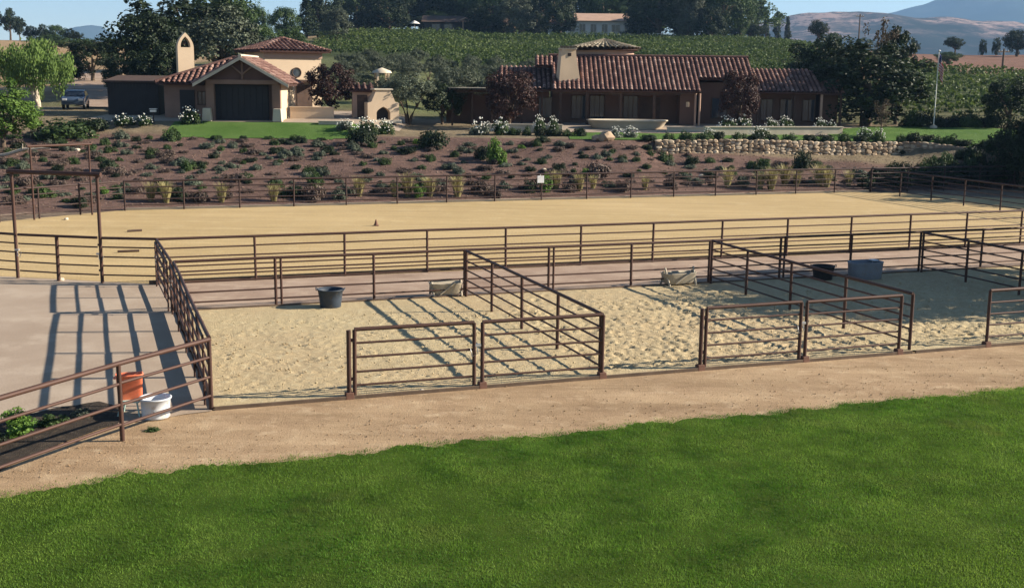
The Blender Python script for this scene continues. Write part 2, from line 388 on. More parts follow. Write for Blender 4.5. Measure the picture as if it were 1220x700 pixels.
# arena, alley, apron, path
arena_poly = [W(1.9, 40.0), W(56, 40.0), W(56, 54.5), W(52.7, 57.8), W(48.5, 62.2), W(46.5, 63.2), W(1.5, 63.3), W(-4.2, 59.6), W(-16, 51.8), W(-16, 50.5), W(-5.0, 44.3)]
sheet('arena_sand', arena_poly, 0.006, MAT['arena'])
sheet('alley_dirt', [W(2.05, 34.9), W(60, 34.9), W(60, 40.05), W(1.9, 40.05)], -0.004, MAT['alley'])
sheet('gravel_apron', jit([W(2.1, 24.1), W(2.1, 40.1), W(-5, 44.4), W(-24, 55)], 2, 0.05, 3) + jit([W(-24, 30), W(-3, 22.7), W(0.3, 23.75), W(2.1, 24.1)], 0.5, 0.12, 4), 0.002, MAT['apron'])
sheet('dirt_path', [W(-40, 10), W(60, 10), W(60, 24.3), W(1.5, 24.3), W(-40, 24.3)], -0.012, MAT['path'])

# pen floors with hoof marks
us = np.arange(2.12, 38.2, 0.075); vs = np.arange(24.26, 35.0, 0.075)
U_, V_ = np.meshgrid(us, vs)
D = np.zeros_like(U_)
def stamp(cu, cv, r, dep):
    i0, i1 = np.searchsorted(us, [cu - 3 * r, cu + 3 * r]); j0, j1 = np.searchsorted(vs, [cv - 3 * r, cv + 3 * r])
    if i1 <= i0 or j1 <= j0: return
    q = ((U_[j0:j1, i0:i1] - cu) ** 2 + (V_[j0:j1, i0:i1] - cv) ** 2) / (r * r)
    D[j0:j1, i0:i1] += -dep * np.exp(-q) + dep * 0.55 * np.exp(-(np.sqrt(q) - 1.5) ** 2 * 4)
for k in range(8500):
    cu, cv = rng.uniform(2.5, 38), rng.uniform(24.5, 34.6)
    pu = (cu - 2.1) % 8.85
    if cv > 32.6 and rng.random() < 0.75: continue
    if abs(pu - 4.4) > 4.0 and rng.random() < 0.7: continue
    if cu < 11 and rng.random() < 0.25: continue
    stamp(cu, cv, rng.uniform(0.06, 0.12), rng.uniform(0.008, 0.03) * (.65 if cu < 11 else 1.55))
D += 0.03 * nz(U_, V_, 2.2) * 0.6
edge = np.minimum.reduce([sm(24.26, 24.9, V_), 1 - sm(34.5, 35.0, V_)])
Z_ = 0.045 + D * (0.25 + 0.75 * edge)
P = np.stack([U_ * CY - V_ * SY, U_ * SY + V_ * CY, Z_], -1).reshape(-1, 3)
nx, ny = len(us), len(vs); i = np.arange(nx - 1)[None, :] + nx * np.arange(ny - 1)[:, None]
me = np_mesh('pen_sand', P, np.stack([i, i + 1, i + 1 + nx, i + nx], -1).reshape(-1, 4), True)
tag(mesh_obj('pen_sand', me, MAT['pen']), kind='structure')

# lawn
LV = 20.62
def lawn_edge(u):
    return LV + 0.10 * np.sin(u * 1.3) + 0.07 * np.sin(u * 3.7 + 1) - 0.85 * sm(1.5, -3.5, u) if False else LV + 0.07 * np.sin(u * 1.3) + 0.05 * np.sin(u * 3.7 + 1) - 0.75 * (1 - sm(-4.0, 1.2, u))
ue = np.arange(-30, 40, 0.09)
pts = [W(float(u), float(lawn_edge(u)) - .16 + .08 * math.sin(u * 5.1) + rnd.uniform(-.09, .09)) for u in ue] + [W(40, 2), W(-30, 2)]
m, n, p = newmat('lawn_soil'); Pn = geo(n)
c = ramp(n, noise(n, 0.6, 5, 0.6, Pn).outputs[0], [(0.3, (0.032, 0.055, 0.010)), (0.7, (0.060, 0.092, 0.018))])
n.links.new(c, p.inputs['Base Color']); p.inputs['Roughness'].default_value = 1.0; p.inputs['Specular IOR Level'].default_value = 0.0
MAT['lawn_soil'] = m
sheet('lawn_ground', pts, 0.0, MAT['lawn_soil'])
# blades
m, n, p = newmat('grass_blade'); Pn = geo(n)
at_ = N(n, 'ShaderNodeAttribute', attribute_name='tint')
big = noise(n, 0.2, 4, 0.6, Pn); mid = noise(n, 0.8, 6, 0.7, Pn); sml = noise(n, 4.0, 4, 0.65, Pn); dry = noise(n, 0.55, 5, 0.7, Pn)
c = ramp(n, mid.outputs[0], [(0.35, (0.030, 0.086, 0.009)), (0.5, (0.086, 0.196, 0.020)), (0.64, (0.178, 0.305, 0.052))])
c = mixc(n, ramp(n, big.outputs[0], [(0.42, (0, 0, 0)), (0.68, (0.75, 0.75, 0.75))]), c, (0.165, 0.255, 0.038))
c = mixc(n, 0.6, c, ramp(n, sml.outputs[0], [(0.3, (0.65, 0.65, 0.65)), (0.7, (1.3, 1.3, 1.3))]), 'MULTIPLY')
c = mixc(n, ramp(n, dry.outputs[0], [(0.54, (0, 0, 0)), (0.74, (0.6, 0.6, 0.6))]), c, (0.17, 0.165, 0.055))
c = mixc(n, 0.5, c, ramp(n, at_.outputs['Fac'], [(0.0, (0.55, 0.6, 0.55)), (0.9, (1.25, 1.2, 1.1)), (1.0, (2.6, 2.1, 1.9))]), 'MULTIPLY')
n.links.new(c, p.inputs['Base Color']); p.inputs['Roughness'].default_value = 0.65; p.inputs['Specular IOR Level'].default_value = 0.2
tr = N(n, 'ShaderNodeBsdfTranslucent'); n.links.new(c, tr.inputs[0])
mx = N(n, 'ShaderNodeMixShader'); mx.inputs[0].default_value = 0.48
n.links.new(p.outputs[0], mx.inputs[1]); n.links.new(tr.outputs[0], mx.inputs[2]); n.links.new(mx.outputs[0], n.nodes['Material Output'].inputs[0])
MAT['grass'] = m
NB = 720000
gx = rng.uniform(-12, 15.5, int(NB * 1.9)); gy = rng.uniform(11.0, 28, int(NB * 1.9))
gu = gx * CY + gy * SY; gv = -gx * SY + gy * CY
dens = 0.62 + 0.38 * np.clip(0.5 + nz(gx, gy, 1.3), 0, 1)
keep = (gv < lawn_edge(gu) + rng.normal(0, 0.06, len(gu)) * (1 + 2.5 * (rng.random(len(gu)) < .2)) + 0.15 * nz(gu, gv, 0.9) + 0.10 * nz(gv, gu, 0.35)) & (np.abs(gx) < 3.5 + gy * 0.47) & (rng.random(len(gu)) < dens * np.clip((lawn_edge(gu) - gv) / (.55 + .5 * (1 - sm(-3, 4, gu))) + .55 + .4 * nz(gu, gv, .5), 0.05, 1))
gx, gy = gx[keep][:NB], gy[keep][:NB]; k = len(gx)
thin = 0.75 + 0.35 * nz(gx, gy, 2.1)
hgt = np.clip(rng.normal(0.034, 0.010, k) * thin, 0.015, 0.085)
ang = rng.uniform(0, 6.283, k); lean = rng.uniform(0.1, 0.9, k) * hgt; la = rng.uniform(0, 6.283, k); wd = rng.uniform(0.004, 0.0075, k)
ax, ay = np.cos(ang) * wd, np.sin(ang) * wd
z0 = np.full(k, 0.0)
A = np.stack([gx - ax, gy - ay, z0], 1); B = np.stack([gx + ax, gy + ay, z0], 1)
T = np.stack([gx + np.cos(la) * lean, gy + np.sin(la) * lean, hgt], 1)
vtx = np.stack([A, B, T], 1).reshape(-1, 3)
me = np_mesh('grass', vtx, np.arange(3 * k).reshape(-1, 3))
set_attr(me, 'tint', np.repeat(rng.random(k) ** 1.3, 3))
tag(mesh_obj('lawn_grass', me, MAT['grass']), 'short green mown grass covering the foreground lawn', 'grass', kind='stuff')

# weeds and loose clods on the path
def scatter_stones(name, label, cnt, fn, r0, r1, mat):
    vs_, fs_ = [], []
    base = np.array([(1, 0, 0), (0, 1, 0), (-1, 0, 0), (0, -1, 0), (0, 0, 1), (0, 0, -1)], float)
    tri = np.array([(0, 1, 4), (1, 2, 4), (2, 3, 4), (3, 0, 4), (1, 0, 5), (2, 1, 5), (3, 2, 5), (0, 3, 5)])
    for j in range(cnt):
        x_, y_, z_ = fn(); r = rng.uniform(r0, r1) * rng.uniform(0.5, 1)
        q = base * rng.uniform(0.6, 1.2, (6, 1)) * np.array([r, r, r * 0.6]); a = rng.uniform(0, 6.28)
        c_, s_ = math.cos(a), math.sin(a); q = np.stack([q[:, 0] * c_ - q[:, 1] * s_, q[:, 0] * s_ + q[:, 1] * c_, q[:, 2]], 1) + (x_, y_, z_)
        fs_.append(tri + 6 * j); vs_.append(q)
    me = np_mesh(name, np.concatenate(vs_), np.concatenate(fs_))
    return tag(mesh_obj(name, me, mat), label, 'gravel', kind='stuff')
def fn_path():
    u = rng.uniform(-4, 24); v = LV + 0.1 + abs(rng.normal(0, 1.4)) % 3.5; p_ = W(u, v); return p_.x, p_.y, 0.0
scatter_stones('path_gravel', 'loose tan clods and gravel scattered along the dirt path', 1300, fn_path, 0.008, 0.032, MAT['path'])
def fn_pen():
    u = rng.uniform(2.4, 30); v = rng.uniform(24.5, 33); p_ = W(u, v); return p_.x, p_.y, 0.09
scatter_stones('pen_clods', 'loose pale sand clods kicked up in the pens', 1500, fn_pen, 0.02, 0.06, MAT['pen'])

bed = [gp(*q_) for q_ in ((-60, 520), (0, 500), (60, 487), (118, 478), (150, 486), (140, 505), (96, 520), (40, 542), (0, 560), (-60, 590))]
MAT['bed'] = m_soil('dark_bed_soil', (0.030, 0.024, 0.019), (0.055, 0.042, 0.032), (0.09, 0.07, 0.05), 1.0, 5.0, 0.8, 0.05)  # dark mulch soil, with the shade under the slanting fence painted into its colour
sheet('planting_bed_and_shade', jit(bed + [bed[0]], 0.25, 0.05, 8)[:-1], 0.008, MAT['bed'])
# upper lawns, terrace pavings
m, n, p = newmat('upper_lawn'); Pn = geo(n)
c = ramp(n, noise(n, 0.5, 5, 0.65, Pn).outputs[0], [(0.3, (0.060, 0.125, 0.022)), (0.7, (0.105, 0.175, 0.045))])
n.links.new(c, p.inputs['Base Color']); p.inputs['Roughness'].default_value = 0.9; p.inputs['Specular IOR Level'].default_value = 0.1
bump(n, p, noise(n, 14, 4, 0.7, Pn).outputs[0], 1.0, 0.12); MAT['upper_lawn'] = m
drape('garage_lawn', lambda X, Y: (Y > 82.9 + 0.25 * np.sin(X)) & (Y < 87.0), -25, -10.5, 82, 89, 0.35, 0.03, MAT['upper_lawn'])
drape('terrace_lawn', lambda X, Y: (Y > bank_top(X) + .3) & (Y < 89.2 + 0.3 * np.sin(X)), 4, 28, 83, 91, 0.35, 0.03, MAT['upper_lawn'])
drape('flag_lawn', lambda X, Y: (((X - 35) / 11.0) ** 2 + ((Y - 90) / 8.2) ** 2 < 1.0) & (Y > bank_top(X) + .5), 23, 48, 80, 99, 0.35, 0.035, MAT['upper_lawn'])
m, n, p = newmat('terrace_paving'); Pn = geo(n)
br = N(n, 'ShaderNodeTexBrick'); n.links.new(Pn, br.inputs['Vector']); br.inputs['Scale'].default_value = 1.4
br.inputs['Color1'].default_value = (0.34, 0.27, 0.20, 1); br.inputs['Color2'].default_value = (0.29, 0.22, 0.165, 1); br.inputs['Mortar'].default_value = (0.2, 0.16, 0.12, 1)
n.links.new(br.outputs[0], p.inputs['Base Color']); p.inputs['Roughness'].default_value = 0.9; MAT['paving'] = m
drape('terrace_paving', lambda X, Y: (Y > 89.5), -2, 29, 88.5, 100, 0.5, 0.02, MAT['paving'])
drape('garage_forecourt', lambda X, Y: (Y > 87.0), -32, -8, 85, 100, 0.5, 0.02, MAT['paving'])
def strip(X, Y, pts, wd):
    d = np.full(np.shape(X), 1e9)
    for (a, b), (c_, e) in zip(pts[:-1], pts[1:]):
        L2 = (c_ - a) ** 2 + (e - b) ** 2; t = np.clip(((X - a) * (c_ - a) + (Y - b) * (e - b)) / L2, 0, 1)
        d = np.minimum(d, np.hypot(X - a - t * (c_ - a), Y - b - t * (e - b)))
    return d < wd
road_pts = [(-24, 128), (-33, 170), (-42, 205), (-52, 245), (-60, 262)]
MAT['asphalt'] = m_soil('hill_road_asphalt', (0.11, 0.105, 0.105), (0.13, 0.125, 0.125), None, 0.1, 2, 0.2, 0.02)
drape('hill_road', lambda X, Y: strip(X, Y, road_pts, 3.6), -70, -14, 120, 270, 0.8, 0.10, MAT['asphalt'])
track_pts = [(-34.5, 104), (-46, 128), (-64, 165), (-82, 220)]
drape('dirt_track', lambda X, Y: strip(X, Y, track_pts, 3.2), -95, -28, 100, 225, 0.8, 0.10, MAT['alley'])

# distant hills and mountains
def ridge(name, x0, x1, yc, dep, hf, nx_, ny_, colr, seed):
    r = np.random.default_rng(seed)
    xs_ = np.linspace(x0, x1, nx_); t = np.linspace(-1, 1, ny_)
    X, T = np.meshgrid(xs_, t)
    prof = np.clip(1 - np.abs(T) ** 1.15, 0, 1)
    Hh = hf(X)
    nn = 0
    for o_ in range(7):
        k = 2 ** o_ / (x1 - x0) * 26; a, b, p_, q_ = r.uniform(0, 6.28, 4)
        nn = nn + (np.sin(k * X + 2.0 * np.sin(k * 0.6 * T * dep + a) + p_) * np.cos(k * T * dep * 0.8 + q_ + 0.7 * np.sin(k * X * 0.7))) / 1.75 ** o_
    Z = Hh * prof * (1 + 0.10 * nn * (1 - prof * 0.6)) + 0.03 * Hh * nn * prof - 20 * (1 - prof)
    v_ = np.stack([X.ravel(), (yc + T * dep).ravel(), Z.ravel()], 1)
    i_ = np.arange(nx_ - 1)[None, :] + nx_ * np.arange(ny_ - 1)[:, None]
    me_ = np_mesh(name, v_, np.stack([i_, i_ + 1, i_ + 1 + nx_, i_ + nx_], -1).reshape(-1, 4), True)
    m_, n_, p_ = newmat(name + '_cover'); Pn_ = geo(n_)
    cA = noise(n_, colr[2], 6, 0.65, Pn_)
    cc = ramp(n_, cA.outputs[0], [(0.44, colr[0]), (0.54, tuple((a * .7 + b * .3) for a, b in zip(colr[0], colr[1]))), (0.60, colr[1])])
    spots = noise(n_, colr[2] * 7, 5, 0.7, Pn_)
    cc = mixc(n_, ramp(n_, spots.outputs[0], [(0.47, (0, 0, 0)), (0.56, (0.8, 0.8, 0.8))]), cc, colr[0])
    n_.links.new(cc, p_.inputs['Base Color']); p_.inputs['Roughness'].default_value = 1.0; p_.inputs['Specular IOR Level'].default_value = 0
    return tag(mesh_obj(name, me_, m_), kind='structure')
def hf_mid(X):                                  # rolling lilac foothill at the right
    return 58 + 74 * sm(230, 540, X) - 28 * sm(760, 1350, X) + 3 * np.sin(X / 45) + 2 * np.sin(X / 21)
ridge('foothills', -3000, 3600, 2300, 700, hf_mid, 420, 60, ((0.022, 0.028, 0.028), (0.30, 0.21, 0.18), 0.006), 5)
def hf_far(X):
    return 355 * np.exp(-((X - 2100) / 900) ** 2) + 110 * np.exp(-((X + 1763) / 105) ** 2) + 55 * np.exp(-((X + 1700) / 420) ** 2) + 60 + 7 * np.sin(X / 130) + 4 * np.sin(X / 47)
ridge('far_mountains', -7000, 8500, 5000, 1500, hf_far, 620, 70, ((0.025, 0.035, 0.03), (0.06, 0.06, 0.05), 0.002), 9)

# ------------------------------------------------------------------ pipe fences
_unit = {}
def unit_cyl(mat, n=8):
    k = (mat.name, n)
    if k not in _unit:
        mb = MB(); mb.rings([[(math.cos(6.2832 * i / n), math.sin(6.2832 * i / n), z) for i in range(n)] for z in (0, 1)])
        me = mb.mesh('pipe'); me.materials.append(mat); _unit[k] = me
    return _unit[k]
def pipe(name, a, b, r, mat, parent):
    a, b = Vector(a), Vector(b); off = parent.location
    d = b - a; q = d.to_track_quat('Z', 'Y').to_matrix().to_4x4()
    o = bpy.data.objects.new(name, unit_cyl(mat)); COL.objects.link(o); o.parent = parent
    m_ = Matrix.Translation(a - off) @ q @ Matrix.Diagonal((r, r, d.length, 1))
    o.matrix_local = m_
    return o
RAILS = (1.50, 1.20, 0.89, 0.58, 0.27)
def fence(label, pts, h=1.50, rails=RAILS, rp=0.045, rt=0.045, rr=0.026, twin=(), foot=False, mat=None, z0=0.0, group=None, name='pipe_fence', skip=(), base=None):
    mat = mat or MAT['rust']; r = random.Random(len(label) * 31 + int(pts[0].x * 100))
    e = empty(name, (pts[0].x, pts[0].y, z0), 0, label, 'gate' if 'gate' in name else 'fence', group)
    tops = []
    for i, p in enumerate(pts):
        p = Vector((p.x, p.y, z0)); t = p + Vector((r.uniform(-.012, .012), r.uniform(-.012, .012), h + r.uniform(-.012, .012)))
        tops.append((p, t))
        if i in skip: continue
        pipe('post', p - Vector((0, 0, 0.05)), t, rp, mat, e)
        if i in twin:
            d = (pts[min(i + 1, len(pts) - 1)] - pts[i]); d = d.normalized() if d.length > 0.1 else Vector((1, 0, 0)); d.z = 0
            pipe('post', p + d * 0.17 - Vector((0, 0, 0.02)), t + d * 0.17 - Vector((0, 0, 0.03)), rp * 0.85, mat, e)
        if foot:
            mb = MB(); c = p - e.location; mb.box((c.x, c.y, 0.055), (0.19, 0.19, 0.15), YAW, 0.9)
            mb.build('footing', MAT['foot'], e, 0.01)
    for i in range(len(pts) - 1):
        (p0, t0), (p1, t1) = tops[i], tops[i + 1]
        for k, rh in enumerate(rails):
            f = rh / RAILS[0] if h == 1.50 else rh / h
            a = p0.lerp(t0, f); b = p1.lerp(t1, f)
            if k == 0: a = a + Vector((0, 0, 0.012)); b = b + Vector((0, 0, 0.012))
            j = Vector((0, 0, r.uniform(-.012, .012)))
            pipe('rail', a + j * (k > 0), b + j * (k > 0), rt if k == 0 else rr, mat, e)
    if 'gate' in name:
        d = (pts[-1] - pts[0]).normalized(); rz = math.atan2(d.y, d.x)
        for hz in (.42, 1.28):
            c = pts[0] - d * .075 - e.location; MB().box((c.x, c.y, hz), (.12, .05, .07), rz).build('hinge', mat, e, .006)
        c = pts[-1] + d * .07 - e.location; MB().box((c.x, c.y, .98), (.16, .07, .06), rz).build('latch', MAT['steel'], e, .006)
        MB().tube([(c.x, c.y, .95), (c.x + .02, c.y - .05, .80), (c.x - d.x * .12, c.y - d.y * .12 - .05, .74), (c.x - d.x * .16, c.y - d.y * .16 - .03, .92)], .012, 6).build('chain', MAT['steel'], e)
    return e
us_front = [5.135, 7.9, 8.05, 10.93, 13.715, 16.38, 16.535, 19.38, 22.193]
V0, V1, V2, V3 = 24.235, 34.968, 40.006, 62.97
fence('rust brown pipe gate panel closing the left half of the first pen front', [W(5.135, V0), W(7.86, V0)], foot=False, name='pipe_gate')
fence('pipe fence panel joining the first gate to the partition corner', [W(8.05, V0), W(11.0, V0)], foot=True)
fence('pipe gate panel right of the open mouth of the middle pen', [W(13.715, V0), W(16.37, V0)], name='pipe_gate')
fence('pipe fence panel ending beside the open mouth of the right pen', [W(16.54, V0), W(19.37, V0)], foot=True)
fence('pipe fence panel at the right edge of the picture, front row', [W(22.19, V0), W(25.1, V0), W(27.9, V0)], foot=True)
for u_, lb in ((5.135, 'first'), (13.715, 'second')):
    e = empty('gate_post', W(u_ - 0.12, V0), 0, 'single rusty hinge post of the %s pen gate' % lb, 'post')
    pipe('post', W(u_ - 0.12, V0, -0.05), W(u_ - 0.12, V0, 1.5), 0.05, MAT['rust'], e)
    MB().box((0, 0, 0.055), (0.19, 0.19, 0.15), YAW, 0.9).build('footing', MAT['foot'], e, 0.01)
mid_u = [2.1, 5.04, 8.06, 11.0, 13.88, 16.86, 19.8, 22.62, 25.56, 28.58, 31.41, 34.3, 37.2]
fence('long rusty pipe fence along the back of the pens, before the alley', [W(u_, V1) for u_ in mid_u], twin=(1, 4, 7))
an_u = [1.9, 5.1, 8.18, 11.18, 14.17, 17.16, 20.17, 23.18, 26.16, 29.18, 32.13, 35.03, 37.98, 41.0, 44.1, 47.2]
fence('long pipe fence along the near side of the sand arena', [W(u_, V2) for u_ in an_u])
far_u = [1.5] + [4.44 + 2.86 * k for k in range(15)] + [47.2, 50.1, 53.0, 55.9, 58.8]
fence('long pipe fence along the far side of the sand arena, below the planted bank', [W(u_, V3) for u_ in far_u], rt=0.05, rr=0.032, mat=MAT['iron'])
fence('pipe fence closing the right end of the sand arena', [W(47.2, v_) for v_ in (62.9, 60, 57.1, 54.3, 51.4, 48.5, 45.6, 42.8, 40.05)], mat=MAT['iron'])
pf = fence('double pipe fence between gravel apron and the left pen', [W(2.1, v_) for v_ in (24.27, 27.0, 29.7, 32.3, 34.9)], rails=RAILS[:4], rr=0.03)
for va, vb in ((24.3, 26.96), (27.04, 29.66), (29.74, 32.26), (32.34, 34.86)):
    c = W(2.1, (va + vb) / 2) - pf.location; MB().box((c.x, c.y, .25), (.035, vb - va, .19), YAW).build('kick_board', MAT['rust'], pf, .004)
fence('opened pipe gate folded back along the double fence beside the apron', [W(2.0, v_) for v_ in (24.6, 27.1, 29.6, 32.2, 34.7)], rails=(1.46, 1.17, 0.86, 0.55), rp=0.025, rt=0.03, rr=0.022, name='pipe_gate')
fence('pipe fence linking pen corner to arena across the alley', [W(2.02, 35.1), W(1.97, 37.5), W(1.9, 39.9)])
fence('opened pipe gate folded back along the alley fence', [W(1.92, 35.2), W(1.82, 39.6)], rails=(1.46, 1.17, 0.86, 0.55, 0.24), rp=0.025, rt=0.03, rr=0.022, name='pipe_gate')
fence('partition pipe fence between first and second pens', [W(11.0, v_) for v_ in (34.8, 32.26, 29.67, 27.04, 24.35)])
fence('partition pipe fence between second and third pens', [W(19.8, v_) for v_ in (34.8, 32.5, 29.93, 27.2, 24.35)])
fence('partition pipe fence at far right between third and fourth pens', [W(28.58, v_) for v_ in (34.8, 32.47, 29.95, 27.2, 24.35)])
fence('slanting pipe fence running off the lower left corner past the white tub', [W(2.1, 24.22), W(0.29, 22.57), W(-2.02, 20.26), W(-4.0, 18.3)], rails=(1.48, 1.11, 0.71, 0.31), rt=0.05, rr=0.032)
# arena gate line at left with tall entry frame
ga = [W(1.9, 40.05), W(0.14, 40.8), W(-1.24, 41.6), W(-2.56, 42.6)]
fence('pipe gate leaf beside the arena corner, right of the tall frame', ga[:2], name='pipe_gate')
fence('pair of pipe gate leaves hung inside the tall entry frame', [ga[1] + Vector((-.12, .05, 0)), ga[2], ga[3] + Vector((.12, -.06, 0))], skip=(0, 2), rp=0.06, name='pipe_gate')
fence('pipe fence left of the tall entry frame at the picture edge', [ga[3], W(-4.6, 44.2), W(-7.0, 46.1), W(-9.4, 48.0), W(-11.8, 49.9)])
def arch(label, a, b, h, r):
    e = empty('entry_arch', (a.x, a.y, 0), 0, label, 'arch')
    for p in (a, b): pipe('post', p - Vector((0, 0, .05)), p + Vector((0, 0, h)), r, MAT['rust'], e)
    d = (b - a).normalized()
    pipe('beam', a - d * 0.15 + Vector((0, 0, h)), b + d * 0.15 + Vector((0, 0, h)), r * 1.25, MAT['rust'], e)
    return e
arch('tall rusty entry frame with crossbeam over the near arena gate', ga[1], ga[3], 3.62, 0.06)
lf = [W(1.5, 63.0), W(-0.65, 61.6), W(-2.5, 60.4), W(-4.2, 59.3), W(-6.6, 57.6), W(-9, 56), W(-11.6, 54.2), W(-14, 52.6), W(-16, 51.2)]
g1, g2 = gp(110, 256), gp(41, 262)
fence('pipe fence closing the left end of the sand arena', lf, mat=MAT['iron'])
arch('tall rusty frame with crossbeam at the far left end of the arena', g1, g2, 3.5, 0.05)
# edging boards
for a, b, lb in ((2.15, 10.95, 'first pen'), (11.05, 19.75, 'second pen'), (19.85, 28.5, 'third pen'), (28.65, 37.2, 'fourth pen')):
    e0, e1 = W(a, 24.17), W(b, 24.17)
    mb = MB(); d = (e1 - e0); mb.box((0, 0, 0.02), (d.length, 0.045, 0.09)); o = mb.build('edging_board', MAT['board'], None, 0.008)
    o.location = (e0 + e1) / 2; o.rotation_euler = (0, 0, YAW)
    tag(o, 'low weathered edging board along the front of the %s' % lb, 'board')
    f0, f1 = W(a, 34.93), W(b, 34.93)
    mb = MB(); mb.box((0, 0, 0.03), (d.length, 0.05, 0.12)); o = mb.build('edging_board', MAT['board'], None, 0.008)
    o.location = (f0 + f1) / 2; o.rotation_euler = (0, 0, YAW)
    tag(o, 'low weathered edging board along the back of the %s' % lb, 'board')
for a, b, v_, lb in ((1.6, 55.0, 40.12, 'near'), (1.5, 47.2, 63.12, 'far')):
    mb = MB(); mb.box((0, 0, 0.04), (b - a, 0.06, 0.16)); o = mb.build('kerb_board', MAT['concrete'] if lb == 'far' else MAT['board'], None, 0.01)
    o.location = W((a + b) / 2, v_); o.rotation_euler = (0, 0, YAW)
    tag(o, 'long low kick board along the %s side of the sand arena' % lb, 'board')

# ------------------------------------------------------------------ stable things
def tub(name, label, loc, r0, r1, h, mat, cat='bucket', tilt=None, handles=True, rz=0.0, z=0.0):
    e = empty(name, (loc.x, loc.y, z), rz, label, cat)
    if tilt: e.rotation_euler = tilt
    mb = MB(); t = 0.018
    mb.lathe([(r0 * 0.02, 0.0), (r0, 0.0), (r0 + 0.01, 0.02), ((r0 + r1) / 2, h * .5), (r1, h - .04), (r1 + .02, h - .035), (r1 + .028, h - .01), (r1 + .015, h), (r1 - t, h - .005), ((r0 + r1) / 2 - t, h * .5), (r0 - t, .03), (r0 * 0.02, .03)], 28)
    b_ = mb.build('tub_wall', mat, e)
    if handles:
        for s in (-1, 1):
            pts = []
            for k in range(9):
                a = -0.5 + k / 8.0
                pts.append((s * (r1 + 0.02 + 0.035 * math.cos(a * 3.0)), a * 0.26, h - 0.04 + 0.07 * math.cos(a * 3.14)))
            MB().tube(pts, 0.014, 6).build('rope_handle', mat, e)
    return e
tub('muck_bucket', 'dark blue rubber muck tub standing in the left pen', gp(394, 367), 0.30, 0.38, 0.56, MAT['plastic_dark'], z=0.04)
tub('white_bucket', 'white plastic tub on the apron beside the fence post', gp(186, 496), 0.27, 0.30, 0.42, MAT['plastic_white'], handles=False, z=0.002)
po = gp(156, 492); e = empty('orange_bin', (po.x, po.y, 0.30), 0.35, 'orange plastic bin on a pale stand behind the slanting fence post', 'bin')
mb = MB(); rg = []
def sq(a_, b_, z_): return [(a_ * math.copysign(abs(math.cos(t)) ** .35, math.cos(t)), b_ * math.copysign(abs(math.sin(t)) ** .35, math.sin(t)), z_) for t in [6.2832 * (i + .5) / 24 for i in range(24)]]
mb.rings([sq(.23, .10, 0), sq(.24, .11, .02), sq(.26, .13, .5), sq(.275, .145, .51), sq(.275, .145, .54), sq(.25, .12, .535), sq(.21, .09, .03)])
mb.build('bin_shell', MAT['plastic_orange'], e)
for sx in (-1, 1): MB().box((sx * .285, 0, .47), (.04, .16, .03)).build('handle', MAT['plastic_orange'], e, .01)
mb = MB()
for sx in (-1, 1):
    for sy in (-1, 1): mb.tube([(sx * .22, sy * .18, 0), (sx * .16, sy * .14, .3)], .018, 6)
mb.box((0, 0, .30), (.42, .36, .03))
o = mb.build('stand', MAT['plastic_teal']); o.location = gp(157, 493); o.location.z = 0.002
tag(o, 'pale teal low stand holding up the orange bin', 'stand')
tub('black_tub', 'black rubber tub in the shade of the third pen', gp(980, 334), 0.31, 0.39, 0.50, MAT['plastic_black'], z=0.04)
# blue grey water tank
p = gp(1030, 333); e = empty('water_trough', (p.x, p.y, 0.04), 0.35, 'pale blue grey rounded water trough beside the black tub', 'trough')
mb = MB(); rg = []
for z_, k in ((0, .88), (.03, .93), (.3, .97), (.55, 1.0), (.60, 1.03), (.62, 1.0)):
    rg.append([(0.62 * k * math.copysign(abs(math.cos(a)) ** .55, math.cos(a)), .36 * k * math.copysign(abs(math.sin(a)) ** .55, math.sin(a)), z_) for a in [6.2832 * i / 28 for i in range(28)]])
rg.append([(x * .92, y * .9, .60) for x, y, z in rg[-1]]); rg.append([(x * .92, y * .9, .42) for x, y, z in rg[-2]])
mb.rings(rg); mb.build('tank_shell', MAT['plastic_blue'], e)
MB().tube([(.45, .2, .1), (.45, .2, .66)], .02, 6).build('float_valve', MAT['steel'], e)
MB().box((.42, .1, .635), (.22, .3, .04)).build('float_cover', MAT['plastic_white'], e, .01)
# pale feed troughs
def feeder(label, px, py, rz, wd, tip):
    p = gp(px, py); e = empty('feed_trough', (p.x, p.y, 0.05), rz, label, 'trough')
    mb = MB(); rg = []
    for z_, k in ((.06, .8), (.1, .88), (.5, 1.0), (.53, 1.04), (.53, .96), (.16, .8)):
        rg.append([(wd * k * math.copysign(abs(math.cos(a)) ** .4, math.cos(a)), .30 * k * math.copysign(abs(math.sin(a)) ** .4, math.sin(a)), z_) for a in [6.2832 * (i + .5) / 24 for i in range(24)]])
    mb.rings(rg); b_ = mb.build('trough_body', MAT['trough'], e)
    for sx in (-1, 1):
        mb = MB(); mb.tube([(sx * wd * .86, -.30, 0), (sx * wd * .93, -.02, .62 + tip)], .035, 8); mb.build('leg', MAT['trough'], e)
        mb = MB(); mb.tube([(sx * wd * .86, .30, 0), (sx * wd * .93, .02, .62)], .035, 8); mb.build('leg', MAT['trough'], e)
    e.scale = (1, 1, .78)
    MB().tube([(-wd * .5, -.33, .1), (wd * .45, -.35, .58)], .025, 8).build('brace', MAT['trough'], e)
    return e
feeder('pale plastic feed trough against the back rail of the first pen', 531, 353, 0.30, 0.52, 0.02)
feeder('whitish feed trough with splayed legs against the back rail of the second pen', 808, 340, 0.42, 0.60, 0.14)
